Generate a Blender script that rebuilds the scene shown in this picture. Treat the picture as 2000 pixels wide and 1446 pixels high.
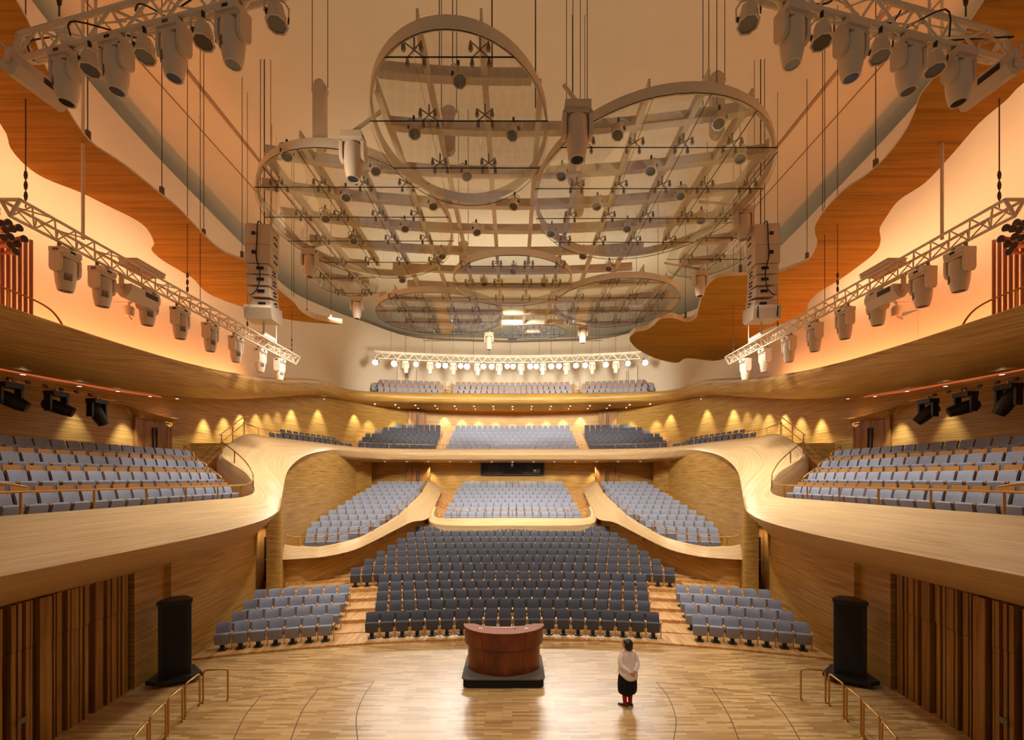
import bpy, bmesh, math, random
from mathutils import Vector, Matrix, noise
random.seed(7)
sc = bpy.context.scene
for o in list(bpy.data.objects): bpy.data.objects.remove(o)
COL = sc.collection
PI = math.pi
F, CX, CY, H = 900.0, 1001.0, 932.0, 5.5          # focal length, principal point, eye height of the level camera

# ------------------------------------------------------------------ camera, world, exposure, main lights
cam = bpy.data.cameras.new('camera'); camo = bpy.data.objects.new('camera', cam); COL.objects.link(camo)
camo.location = (0, 0, H); camo.rotation_euler = (PI/2, 0, 0)
cam.sensor_width = 36; cam.lens = 36*F/2000; cam.shift_x = -(CX-1000)/2000; cam.shift_y = (CY-723)/2000
cam.clip_start = .05; cam.clip_end = 300
sc.camera = camo
sc.view_settings.view_transform = 'Standard'; sc.view_settings.look = 'None'
sc.view_settings.gamma = 1; sc.view_settings.use_curve_mapping = False
sc.view_settings.exposure = EXPOSURE = 0.0
sc.cycles.transparent_max_bounces = 40
sc.cycles.max_bounces = 8; sc.cycles.diffuse_bounces = 4; sc.cycles.glossy_bounces = 3
sc.cycles.sample_clamp_indirect = 4.0; sc.cycles.caustics_reflective = False; sc.cycles.caustics_refractive = False
w = bpy.data.worlds.new('world'); sc.world = w; w.use_nodes = True
WARM = (1, .80, .58)
w.node_tree.nodes['Background'].inputs[0].default_value = (1, .85, .66, 1)
w.node_tree.nodes['Background'].inputs[1].default_value = 0.15

def light(kind, loc, energy, color=WARM, aim=None, **kw):
    l = bpy.data.lights.new('lamp_light', kind); l.energy = energy; l.color = color
    for k, v in kw.items(): setattr(l, k, v)
    o = bpy.data.objects.new('lamp_light', l); COL.objects.link(o); o.location = loc
    if aim is not None:
        o.rotation_euler = (Vector(aim)-Vector(loc)).to_track_quat('-Z', 'Y').to_euler()
    return o
# house lamps hung in and around the glass canopy
HOUSE = (1, .95, .81)
for x, y, e, ax, ay, az in ((-5.6, 12.4, 1300, -6, 11, 0), (4.6, 12, 1300, 6, 11, 0), (-4.5, 17, 3900, -8.2, 24, 3), (4.5, 17, 3900, 8.2, 24, 3), (-3, 23, 4000, -6.5, 31.5, 3.5), (3, 23, 4000, 6.5, 31.5, 3.5), (0, 22, 3600, 0, 34.5, 6), (0, 14, 900, 0, 17, 0), (-8.4, 19.5, 1500, -10.2, 20, 5), (8.4, 19.5, 1500, 10.2, 20, 5)):
    light('SPOT', (x, y, 13.3), e, HOUSE, (ax, ay, az), spot_size=1.9, spot_blend=.9, shadow_soft_size=.3)
# moving heads of the balcony trusses, shining straight down on the side balconies
for s in (-1, 1):
    for y in (11.6, 14.3, 17.2): light('SPOT', (s*9.95, y, 9.7), 280 if s < 0 else 520, HOUSE, (s*10.2, y+.3, 4), spot_size=1.75, spot_blend=.9, shadow_soft_size=.12)
# wide house lights above the upper tiers
for x, y, e in ((-7, 30, 4300), (7, 30, 4300), (0, 30.5, 5200)):
    light('SPOT', (x, y, 13.0), e, (1, .96, .84), (x*1.05, y+10.5, 13.2), spot_size=1.5, spot_blend=.9, shadow_soft_size=.4)
# added spots above the canopy that stand in for light bounced onto the ceiling
for x, y, e in ((-5, 14, 170), (5, 14, 170), (0, 12, 170), (-6, 22, 420), (6, 22, 420), (0, 29, 1100), (-7, 31, 900), (7, 31, 900)):
    light('SPOT', (x, y, 14.4), e, (1, .93, .78), (x*1.1, y+2.5, 20.5), spot_size=2.75, spot_blend=1, shadow_soft_size=.6)

# added spots by the near trusses, standing in for floor bounce on the canopy
for x in (-5.5, 5.5): light('SPOT', (x, 8.6, 11.4), 280, (1, .86, .68), (x*.1, 17, 13.6), spot_size=1.5, spot_blend=.9, shadow_soft_size=.3)
# lamps above the front of the stage, out of frame, that light the platform from the organ side
for x in (-4, 4): light('SPOT', (x, 2.5, 11.5), 900, (1, .90, .76), (x*.3, 12.5, 0), spot_size=1.1, spot_blend=.9, shadow_soft_size=.4)
# ------------------------------------------------------------------ materials
def lin(r, g, b):
    f = lambda c: (c/255/12.92) if c/255 <= .04045 else ((c/255+.055)/1.055)**2.4
    return (f(r), f(g), f(b), 1)
class NT:
    def __init__(s, name):
        s.m = bpy.data.materials.new(name); s.m.use_nodes = True; s.t = s.m.node_tree
        s.b = s.t.nodes['Principled BSDF']
    def n(s, typ, **kw):
        nd = s.t.nodes.new(typ)
        for k, v in kw.items():
            if k.startswith('i_'): nd.inputs[k[2:].replace('_', ' ')].default_value = v
            elif k.startswith('n_'): nd.inputs[int(k[2:])].default_value = v
            else: setattr(nd, k, v)
        return nd
    def l(s, a, ao, b, bi): s.t.links.new(a.outputs[ao], b.inputs[bi])
def plain(name, col, rough=.5, metal=0, spec=.5, bump=0, nscale=60, emit=None, estr=1, var=.0):
    k = NT(name); k.b.inputs['Base Color'].default_value = col; k.b.inputs['Roughness'].default_value = rough
    k.b.inputs['Metallic'].default_value = metal; k.b.inputs['Specular IOR Level'].default_value = spec
    if emit: k.b.inputs['Emission Color'].default_value = emit; k.b.inputs['Emission Strength'].default_value = estr
    if bump or var:
        tc = k.n('ShaderNodeTexCoord'); nz = k.n('ShaderNodeTexNoise', i_Scale=nscale, i_Detail=3); k.l(tc, 'Object', nz, 'Vector')
        if bump:
            bp = k.n('ShaderNodeBump', i_Strength=bump, i_Distance=.01); k.l(nz, 'Fac', bp, 'Height'); k.l(bp, 'Normal', k.b, 'Normal')
        if var:
            r = k.n('ShaderNodeValToRGB'); r.color_ramp.elements[0].position = .3; r.color_ramp.elements[1].position = .7
            r.color_ramp.elements[0].color = [c*(1-var) for c in col[:3]]+[1]; r.color_ramp.elements[1].color = [min(1, c*(1+var)) for c in col[:3]]+[1]
            k.l(nz, 'Fac', r, 0); k.l(r, 0, k.b, 'Base Color')
    return k.m
def wood(name, c0, c1, c2, coord='UV', scale=(.6, 20, 1), rough=.42, big=.35, spec=.35):
    """long streaky veneer grain: stretched noise over the surface's own length and width"""
    k = NT(name); tc = k.n('ShaderNodeTexCoord'); mp = k.n('ShaderNodeMapping'); mp.inputs['Scale'].default_value = scale
    k.l(tc, coord, mp, 'Vector')
    a = k.n('ShaderNodeTexNoise', i_Scale=1.0, i_Detail=5, i_Roughness=.6, i_Distortion=.3); k.l(mp, 0, a, 'Vector')
    mp2 = k.n('ShaderNodeMapping'); mp2.inputs['Scale'].default_value = [s*big*(1 if i else .5) for i, s in enumerate(scale)]
    k.l(tc, coord, mp2, 'Vector')
    b = k.n('ShaderNodeTexNoise', i_Scale=1.0, i_Detail=2); k.l(mp2, 0, b, 'Vector')
    r = k.n('ShaderNodeValToRGB'); e = r.color_ramp.elements
    e[0].position = .30; e[0].color = c0; e[1].position = .62; e[1].color = c2
    m = e.new(.46); m.color = c1
    k.l(a, 'Fac', r, 0)
    mx = k.n('ShaderNodeMix', data_type='RGBA', blend_type='MULTIPLY'); mx.inputs[0].default_value = .55
    r2 = k.n('ShaderNodeValToRGB'); r2.color_ramp.elements[0].position = .35; r2.color_ramp.elements[1].position = .65
    r2.color_ramp.elements[0].color = (.80, .76, .70, 1); r2.color_ramp.elements[1].color = (1.06, 1.05, 1.03, 1)
    k.l(b, 'Fac', r2, 0); k.l(r, 0, mx, 6); k.l(r2, 0, mx, 7); k.l(mx, 2, k.b, 'Base Color')
    k.b.inputs['Roughness'].default_value = rough; k.b.inputs['Specular IOR Level'].default_value = spec
    bp = k.n('ShaderNodeBump', i_Strength=.08, i_Distance=.004); k.l(a, 'Fac', bp, 'Height'); k.l(bp, 'Normal', k.b, 'Normal')
    return k.m
M = {}
OAK = (lin(146, 106, 46), lin(180, 139, 70), lin(202, 162, 92))
M['oak'] = wood('oak_veneer', *OAK, scale=(.6, 19, 1))
M['oak_light'] = wood('oak_veneer_pale', lin(190, 154, 108), lin(204, 170, 124), lin(216, 184, 140), scale=(.6, 19, 1))
M['oak_obj'] = wood('oak_solid', *OAK, coord='Object', scale=(1.2, 1.2, 18))
M['oak_vert'] = wood('oak_upright_grain', lin(126, 86, 34), lin(154, 110, 48), lin(172, 128, 60), coord='Object', scale=(9, 9, .5))
M['oak_reflector'] = wood('oak_reflector_veneer', lin(128, 92, 20), lin(152, 112, 28), lin(168, 126, 38), coord='Object', scale=(.35, 8, 1), rough=.6, spec=.12)
M['oak_seat'] = plain('oak_armrest', lin(205, 150, 84), .4)
M['oak_panel'] = plain('oak_seat_panel', lin(178, 122, 58), .4, var=.06, nscale=30)
M['cherry'] = wood('cherry_veneer', lin(84, 34, 12), lin(108, 46, 17), lin(126, 58, 24), coord='Object', scale=(2.5, 2.5, 1.1), rough=.3, spec=.5)
M['cherry_top'] = plain('cherry_top', lin(140, 72, 38), .6, spec=.25)
M['plaster'] = plain('cream_plaster', lin(226, 210, 186), .85, spec=.2, bump=.05, nscale=8, var=.015)
M['ceiling'] = plain('cream_ceiling', lin(210, 195, 164), .85, spec=.2, var=.012, nscale=1.5)
M['ceiling_slot'] = plain('ceiling_slot', lin(150, 122, 90), .8)
M['white_paint'] = plain('cream_white_paint', lin(226, 204, 178), .45)
M['white_steel'] = plain('cream_steel', lin(232, 214, 186), .45)
M['fabric'] = plain('grey_upholstery', lin(142, 145, 162), .85, spec=.25, bump=.15, nscale=150, var=.05)
M['fabric_dark'] = plain('charcoal_upholstery', lin(82, 83, 93), .85, spec=.25, bump=.15, nscale=150, var=.05)
M['black'] = plain('black_satin', lin(24, 23, 24), .45)
M['black_cloth'] = plain('black_grille', lin(30, 26, 24), .8, bump=.2, nscale=300)
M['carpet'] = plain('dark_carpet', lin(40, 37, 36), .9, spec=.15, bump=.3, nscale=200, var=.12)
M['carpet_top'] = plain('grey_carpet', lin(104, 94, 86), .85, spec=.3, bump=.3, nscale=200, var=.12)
M['brass'] = plain('brushed_brass', lin(196, 150, 86), .35, metal=.85)
M['steel'] = plain('dull_steel', lin(150, 140, 125), .35, metal=.9)
M['cable'] = plain('brown_cable', lin(96, 70, 50), .6)
M['blackcable'] = plain('black_cable', lin(22, 20, 20), .6)
M['lens'] = plain('dark_lens', lin(20, 20, 22), .08, spec=.9)
M['lens_grey'] = plain('ribbed_lens', lin(92, 84, 66), .15, spec=.8)
M['lit'] = plain('lit_lens', (1, 1, 1, 1), .4, emit=(1, .97, .92, 1), estr=60)
M['downlit'] = plain('lit_downlight', (1, 1, 1, 1), .4, emit=(1, .9, .75, 1), estr=7)
M['dark'] = plain('dark_void', lin(14, 12, 11), .6)
M['edge_glass'] = plain('glass_edge', lin(38, 52, 44), .2, spec=.6)
M['skin'] = plain('skin', lin(206, 150, 120), .55)
M['hair'] = plain('dark_hair', lin(40, 24, 18), .4)
M['shirt'] = plain('cream_linen', lin(236, 216, 204), .8, spec=.2, bump=.15, nscale=60)
M['skirt'] = plain('black_cotton', lin(26, 20, 20), .8, spec=.2)
M['sock'] = plain('red_socks', lin(170, 26, 24), .8, spec=.2)
M['shoe'] = plain('black_leather', lin(22, 19, 18), .3)
M['sole'] = plain('tan_sole', lin(150, 100, 56), .6)
M['door'] = wood('oak_door', lin(132, 88, 42), lin(160, 110, 56), lin(178, 126, 68), coord='Object', scale=(8, 8, .6))
M['copper'] = plain('copper_pipe', lin(186, 122, 86), .4, metal=.25)
M['pipe_mouth'] = plain('dark_pipe_mouth', lin(62, 48, 34), .35, metal=.5)
M['green'] = plain('green_exit', (0, 0, 0, 1), .5, emit=(.2, 1, .75, 1), estr=1.2)
M['indicator'] = plain('panel_indicator', (0, 0, 0, 1), .5, emit=(1, .5, .1, 1), estr=2)
M['led'] = plain('orange_led', (0, 0, 0, 1), .5, emit=(1, .20, .06, 1), estr=.55)
M['beige_box'] = plain('grey_box', lin(120, 106, 92), .5)
# glazing: thin architectural glass, a clear sheet with a fresnel sheen
k = NT('clear_glass'); g = k.n('ShaderNodeBsdfGlossy', i_Roughness=.02); t = k.n('ShaderNodeBsdfTransparent'); t.inputs[0].default_value = (.965, .97, .955, 1)
lw = k.n('ShaderNodeLayerWeight', i_Blend=.5); pw = k.n('ShaderNodeMath', operation='POWER', n_1=4.0); ml = k.n('ShaderNodeMath', operation='MULTIPLY_ADD', n_1=.75, n_2=.035)
k.l(lw, 'Facing', pw, 0); k.l(pw, 0, ml, 0); mx = k.n('ShaderNodeMixShader')
k.l(ml, 0, mx, 0); k.l(t, 0, mx, 1); k.l(g, 0, mx, 2); k.l(mx, 0, k.t.nodes['Material Output'], 0); M['glass'] = k.m
# stage boards
k = NT('stage_boards'); tc = k.n('ShaderNodeTexCoord')
br = k.n('ShaderNodeTexBrick', offset=.37, offset_frequency=2, squash=1); br.inputs['Scale'].default_value = 1
br.inputs['Brick Width'].default_value = .62; br.inputs['Row Height'].default_value = .075; br.inputs['Mortar Size'].default_value = .0016
br.inputs['Bias'].default_value = 0.1
br.inputs['Color1'].default_value = lin(166, 126, 74); br.inputs['Color2'].default_value = lin(218, 182, 128); br.inputs['Mortar'].default_value = lin(120, 80, 42)
k.l(tc, 'Object', br, 'Vector')
mp = k.n('ShaderNodeMapping'); mp.inputs['Scale'].default_value = (1.2, 30, 1); nz = k.n('ShaderNodeTexNoise', i_Scale=1, i_Detail=5, i_Roughness=.65)
k.l(tc, 'Object', mp, 'Vector'); k.l(mp, 0, nz, 'Vector')
r = k.n('ShaderNodeValToRGB'); r.color_ramp.elements[0].position = .3; r.color_ramp.elements[1].position = .66
r.color_ramp.elements[0].color = (.70, .64, .56, 1); r.color_ramp.elements[1].color = (1.05, 1.05, 1.03, 1); k.l(nz, 'Fac', r, 0)
mx = k.n('ShaderNodeMix', data_type='RGBA', blend_type='MULTIPLY'); mx.inputs[0].default_value = .8
k.l(br, 'Color', mx, 6); k.l(r, 0, mx, 7); k.l(mx, 2, k.b, 'Base Color'); k.b.inputs['Roughness'].default_value = .3; k.b.inputs['Specular IOR Level'].default_value = .5
M['boards'] = k.m
k = NT('tread_boards'); tc = k.n('ShaderNodeTexCoord'); mp = k.n('ShaderNodeMapping'); mp.inputs['Scale'].default_value = (9, 1.2, 9)
nz = k.n('ShaderNodeTexNoise', i_Scale=1, i_Detail=3); k.l(tc, 'Object', mp, 'Vector'); k.l(mp, 0, nz, 'Vector')
r = k.n('ShaderNodeValToRGB'); r.color_ramp.elements[0].color = lin(172, 118, 62); r.color_ramp.elements[1].color = lin(218, 172, 112)
r.color_ramp.elements[0].position = .3; r.color_ramp.elements[1].position = .7
k.l(nz, 'Fac', r, 0); k.l(r, 0, k.b, 'Base Color'); k.b.inputs['Roughness'].default_value = .4; M['tread'] = k.m

# ------------------------------------------------------------------ helpers
def P(px, py, Y):
    """the point of the hall that lies Y metres into it along the sight line through a point of the photograph"""
    return Vector(((px-CX)*Y/F, Y, H-(py-CY)*Y/F))
def V(*a): return Vector(a)
def tag(o, label=None, cat=None, group=None, kind=None):
    if label: o['label'] = label
    if cat: o['category'] = cat
    if group: o['group'] = group
    if kind: o['kind'] = kind
    return o
def thing(name, label, cat, loc=(0, 0, 0), rz=0, group=None):
    o = bpy.data.objects.new(name, None); COL.objects.link(o); o.location = loc; o.rotation_euler = (0, 0, rz)
    o.empty_display_size = .1
    return tag(o, label, cat, group)
class MB:
    """collects polygons and links them as one mesh object"""
    def __init__(s): s.v = []; s.f = []; s.mi = []; s.uv = None; s.cur = 0
    def add(s, vs, fs, T=None):
        b = len(s.v); s.v += [tuple(T @ Vector(v)) if T else tuple(v) for v in vs]
        s.f += [tuple(i+b for i in f) for f in fs]; s.mi += [s.cur]*len(fs); return s
    def box(s, c, d, T=None):
        x, y, z = c; a, b, e = d[0]/2, d[1]/2, d[2]/2
        vs = [(x+i*a, y+j*b, z+k*e) for i in (-1, 1) for j in (-1, 1) for k in (-1, 1)]
        return s.add(vs, [(0, 1, 3, 2), (4, 6, 7, 5), (0, 4, 5, 1), (2, 3, 7, 6), (0, 2, 6, 4), (1, 5, 7, 3)], T)
    def prism(s, poly, z0, z1, T=None):
        n = len(poly); vs = [(x, y, z0) for x, y in poly]+[(x, y, z1) for x, y in poly]
        return s.add(vs, [tuple(range(n-1, -1, -1)), tuple(range(n, 2*n))]+[(i, (i+1) % n, n+(i+1) % n, n+i) for i in range(n)], T)
    def extrude_x(s, poly, x0, x1, T=None):
        """poly in (y, z)"""
        n = len(poly); vs = [(x0, y, z) for y, z in poly]+[(x1, y, z) for y, z in poly]
        return s.add(vs, [tuple(range(n-1, -1, -1)), tuple(range(n, 2*n))]+[(i, (i+1) % n, n+(i+1) % n, n+i) for i in range(n)], T)
    def lathe(s, prof, n=16, T=None, cap=True, ry=1):
        vs = []; fs = []
        for r, z in prof: vs += [(r*math.cos(2*PI*i/n), ry*r*math.sin(2*PI*i/n), z) for i in range(n)]
        for k in range(len(prof)-1):
            for i in range(n): j = (i+1) % n; fs.append((k*n+i, k*n+j, (k+1)*n+j, (k+1)*n+i))
        if cap: fs.append(tuple(range(n-1, -1, -1))); fs.append(tuple(range((len(prof)-1)*n, len(prof)*n)))
        return s.add(vs, fs, T)
    def tube(s, pts, r, n=8, closed=False):
        pts = [Vector(p) for p in pts]; m = len(pts); vs = []; fs = []; up = None
        for i, p in enumerate(pts):
            a = pts[i-1] if (i or closed) else p; b = pts[(i+1) % m] if (i < m-1 or closed) else p
            t = (b-a).normalized()
            if up is None: up = Vector((0, 0, 1)) if abs(t.z) < .9 else Vector((1, 0, 0))
            x = t.cross(up).normalized(); up = x.cross(t).normalized(); rr = r[i] if isinstance(r, (list, tuple)) else r
            vs += [p+(x*math.cos(2*PI*k/n)+up*math.sin(2*PI*k/n))*rr for k in range(n)]
        for i in range(m if closed else m-1):
            j = (i+1) % m
            for k in range(n): q = (k+1) % n; fs.append((i*n+k, i*n+q, j*n+q, j*n+k))
        if not closed: fs.append(tuple(range(n-1, -1, -1))); fs.append(tuple(range((m-1)*n, m*n)))
        return s.add(vs, fs)
    def rings(s, rs, caps=True):
        n = len(rs[0]); fs = []; vs = [p for r in rs for p in r]
        for k in range(len(rs)-1):
            for i in range(n): j = (i+1) % n; fs.append((k*n+i, k*n+j, (k+1)*n+j, (k+1)*n+i))
        if caps: fs.append(tuple(range(n-1, -1, -1))); fs.append(tuple(range((len(rs)-1)*n, len(rs)*n)))
        return s.add(vs, fs)
    def mesh(s, name, mats, smooth=None):
        me = bpy.data.meshes.new(name); me.from_pydata([tuple(v) for v in s.v], [], s.f)
        for m in (mats if isinstance(mats, (list, tuple)) else [mats]): me.materials.append(M[m] if isinstance(m, str) else m)
        if any(s.mi): me.polygons.foreach_set('material_index', s.mi)
        if s.uv:
            ul = me.uv_layers.new(name='UVMap'); flat = []
            for f in s.f:
                for i in f: flat += s.uv[i]
            ul.data.foreach_set('uv', flat)
        bm = bmesh.new(); bm.from_mesh(me); bmesh.ops.recalc_face_normals(bm, faces=bm.faces); bm.to_mesh(me); bm.free()
        if smooth is not None:
            me.shade_smooth(); me.set_sharp_from_angle(angle=math.radians(smooth))
        return me
    def build(s, name, mats, parent=None, smooth=None, loc=None):
        return put(name, s.mesh(name, mats, smooth), parent, loc)
def put(name, me, parent=None, loc=None, mat=None):
    o = bpy.data.objects.new(name, me); COL.objects.link(o)
    if parent: o.parent = parent
    if loc is not None: o.location = loc
    if mat is not None: o.matrix_local = mat
    return o
_rod = {}
def rod(name, p0, p1, r, mat, parent=None, n=8):
    """a straight bar between two points, sharing one unit cylinder per material"""
    if (mat, n) not in _rod:
        _rod[(mat, n)] = MB().lathe([(1, 0), (1, 1)], n).mesh('bar', mat, 40)
    p0, p1 = Vector(p0), Vector(p1); d = p1-p0; L = d.length
    T = Matrix.Translation(p0) @ d.to_track_quat('Z', 'Y').to_matrix().to_4x4() @ Matrix.Diagonal((r, r, L, 1))
    o = put(name, _rod[(mat, n)], parent); o.matrix_local = T; return o
def kids(o): return [c for c in bpy.data.objects if c.parent == o]
def dup(root, loc, rz=None, label=None, scale=None, rot=None):
    r = root.copy(); COL.objects.link(r); r.location = loc
    if rz is not None: r.rotation_euler = (0, 0, rz)
    if rot is not None: r.rotation_euler = rot
    if scale: r.scale = (scale,)*3
    if label: r['label'] = label
    for c in list(root.children):
        d = c.copy(); COL.objects.link(d); d.parent = r
        for g in list(c.children):
            e = g.copy(); COL.objects.link(e); e.parent = d
    return r
def cr(p0, p1, p2, p3, t):
    return .5*((2*p1)+(p2-p0)*t+(2*p0-5*p1+4*p2-p3)*t*t+(3*p1-p0-3*p2+p3)*t*t*t)
def spline(pts, n, closed=False):
    pts = [Vector(p) for p in pts]; m = len(pts); out = []
    for i in range(m if closed else m-1):
        g = (lambda j: pts[j % m]) if closed else (lambda j: pts[max(0, min(m-1, j))])
        for k in range(n): out.append(cr(g(i-1), g(i), g(i+1), g(i+2), k/n))
    if not closed: out.append(pts[-1])
    return out
def mir(p): return Vector((-p[0], p[1], p[2]))
def full(st): return st+[[mir(p) for p in s] for s in reversed(st[:-1])]
def loft(name, st, mat, parent=None, nu=6, nv=3, smooth=60, flip=False):
    """a smooth sheet through sections (each a list of points); UVs run in metres along and across"""
    st = [[Vector(p) for p in s] for s in st]; nc = len(st[0])
    cols = [spline([s[j] for s in st], nu) if nu > 1 else [s[j] for s in st] for j in range(nc)]
    rows = [[c[i] for c in cols] for i in range(len(cols[0]))]
    if nv > 1: rows = [spline(r, nv) for r in rows]
    if flip: rows = [[mir(p) for p in r] for r in rows]
    n = len(rows[0]); mb = MB(); mb.uv = []; u = 0
    for i, r in enumerate(rows):
        if i: u += (rows[i][n//2]-rows[i-1][n//2]).length
        v = 0
        for j, p in enumerate(r):
            if j: v += (r[j]-r[j-1]).length
            mb.v.append(tuple(p)); mb.uv.append((u, v))
    mb.f = [(i*n+j, i*n+j+1, (i+1)*n+j+1, (i+1)*n+j) for i in range(len(rows)-1) for j in range(n-1)]; mb.mi = [0]*len(mb.f)
    return mb.build(name, mat, parent, smooth)
def upright(name, path, z0, z1, mat, parent=None, nu=6, flip=False, thick=0):
    """a vertical wall along a plan path; z0, z1 numbers or one per point"""
    A = lambda z, i: z[i] if isinstance(z, (list, tuple)) else z
    st = [[V(x, y, A(z0, i)), V(x, y, A(z1, i))] for i, (x, y) in enumerate(path)]
    return loft(name, st, mat, parent, nu, 1, flip=flip)
CEN = (0.0, -12.0)                                   # every curved row is struck from one point behind the stage
def arc(R, phi, z=0): return V(R*math.sin(phi), CEN[1]+R*math.cos(phi), z)
def sector(name, R0, R1, z0, z1, xa, xb, mat='tread', mats=None):
    """one curved step: tread and riser between two radii, from x = xa to x = xb"""
    n = max(4, int(abs(xb-xa)/.6)); mb = MB(); vs = []
    for i in range(n+1):
        x = xa+(xb-xa)*i/n
        for R in (R0, R1):
            y = CEN[1]+math.sqrt(max(.01, R*R-x*x))
            vs += [(x, y, z0), (x, y, z1)]
    fs = []
    for i in range(n):
        a = i*4; b = a+4
        fs += [(a+1, b+1, b+3, a+3), (a, b, b+1, a+1), (a+2, a+3, b+3, b+2)]
    fs += [(0, 1, 3, 2), (n*4, n*4+2, n*4+3, n*4+1)]
    mb.add(vs, fs)
    o = mb.build(name, mat); return tag(o, kind='structure')
def struct(o, label=None): return tag(o, label, kind='structure')
SIDE = {-1: 'across from the woman', 1: "on the woman's side"}
SEND = {-1: 'side away from the woman', 1: "woman's side"}
ORD = ['first', 'second', 'third', 'fourth', 'fifth', 'sixth', 'seventh', 'eighth', 'ninth', 'tenth', 'eleventh', 'twelfth', 'thirteenth', 'fourteenth', 'fifteenth', 'sixteenth', 'seventeenth', 'eighteenth', 'nineteenth', 'twentieth', 'twenty-first', 'twenty-second', 'twenty-third', 'twenty-fourth', 'twenty-fifth', 'twenty-sixth', 'twenty-seventh', 'twenty-eighth', 'twenty-ninth', 'thirtieth']
# ================================================================== structure
# stage floor
mb = MB(); mb.add([(-14, -1, 0), (14, -1, 0), (14, 26, 0), (-14, 26, 0)], [(0, 1, 2, 3)])
floor = struct(mb.build('floor', 'boards'), 'pale oak strip boards of the concert stage')
# joints of the stage lifts, thin dark gaps in the boards
def joint(pts, n):
    w0 = [P(px, py, F*H/(py-CY)) for px, py in pts]; w0 = spline(w0, 6) if len(w0) > 2 else w0
    mb = MB(); vs = []
    for i, p in enumerate(w0):
        t = (w0[min(i+1, len(w0)-1)]-w0[max(i-1, 0)]).normalized(); nn = V(-t.y, t.x, 0)*.011
        vs += [(p.x+nn.x, p.y+nn.y, .0015), (p.x-nn.x, p.y-nn.y, .0015)]
    mb.add(vs, [(2*i, 2*i+1, 2*i+3, 2*i+2) for i in range(len(w0)-1)])
    struct(mb.build('trim_%d' % n, 'cable'), 'thin dark lift joint in the stage boards')
JT = [[(440, 1372), (510, 1360), (622, 1346), (730, 1332)], [(730, 1332), (710, 1361), (696, 1400), (699, 1450)],
      [(622, 1346), (590, 1390), (563, 1460)], [(510, 1360), (478, 1400), (450, 1460)],
      [(1282, 1333), (1390, 1345), (1500, 1358), (1566, 1367)], [(1282, 1333), (1305, 1362), (1320, 1405), (1315, 1450)],
      [(1390, 1345), (1422, 1395), (1448, 1460)], [(1500, 1358), (1535, 1400), (1570, 1460)]]
for i, j in enumerate(JT): joint(j, i+1)

# ---- stalls: curved low steps
SZ = [.07, .10, .22, .34, .47, .62, .81, 1.0, 1.14, 1.34, 1.53, 1.75]
for kk in range(12):
    xl = 9.62 if kk < 3 else (11.2 if kk < 6 else 10.0)
    sector('floor_step', 28+1.05*kk-.5, 28+1.05*kk+.56 if kk < 11 else 41.2, -.02, SZ[kk], -xl, xl)
# side stair treads between the stalls and the wing walls (half steps)
for s in (-1, 1):
    for kk in range(4, 11):
        a = 6.15 if kk > 5 else 7.6; xa = max(a, [0, 0, 0, 0, 7.55, 7.55, 7.45, 7.1, 6.75, 6.45, 6.2][kk])
        if kk > 4: sector('floor_step', 28+1.05*kk+.02, 28+1.05*kk+.56, SZ[kk]-.02, (SZ[kk]+SZ[kk+1])/2, s*xa, s*(xa+2.2))
# ---- mid level: wings and centre block
for r in range(12):
    for s in (-1, 1):
        sector('floor_step', 35.3+1.12*r-.5, 35.3+1.12*r+.63 if r < 11 else 51, 1.66+.2236*r, 1.88+.2236*r, s*(7.9, 7.3, 6.85, 6.5, 6.3, 6.2, 6.2, 6.2, 6.2, 6.2, 6.2, 6.2)[r], s*12.2)
for r in range(9):
    sector('floor_step', 40.6+1.06*r-.5, 40.6+1.06*r+.56 if r < 8 else 51, 1.6, 2.5+.2275*r, -5.6, 5.6)
    sector('floor_step', 40.6+1.06*r+.02, 40.6+1.06*r+.56, 2.4+.2275*r, 2.5+.2275*(r+.5), -5.6, -4.35)
    sector('floor_step', 40.6+1.06*r+.02, 40.6+1.06*r+.56, 2.4+.2275*r, 2.5+.2275*(r+.5), 4.35, 5.6)
# ---- second tier
for j in range(7):
    sector('floor_step', 48.4+j-.45, 48.4+j+.55 if j < 6 else 57, 6.7, 7.15+.378*j, -13, 13)
    for s in (-1, 1): sector('floor_step', 48.4+j+.05, 48.4+j+.55, 7.1+.378*j, 7.15+.378*(j+.5), s*5.35, s*6.25)
# flank floor of the second tier
for s in (-1, 1):
    mb = MB(); mb.prism([(s*x, y) for x, y in ((-12.9, 24.4), (-11.5, 33.5), (-11, 36), (-15.6, 36), (-15.7, 22.4), (-13.1, 22.4))], 4.4, 7.15)
    struct(mb.build('floor_step', 'oak_obj'))
    mb = MB(); mb.prism([(s*x, y) for x, y in ((-13.75, 26.5), (-12.6, 34.6), (-14.5, 35), (-15.6, 26.5))], 7.15, 7.6)
    struct(mb.build('floor_step', 'tread'))
# ---- third tier
for j in range(3):
    sector('floor_step', 52.5+1.05*j-.45, 52.5+1.05*j+.6 if j < 2 else 58, 11.9, 12.26+.55*j, -13, 13)
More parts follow.
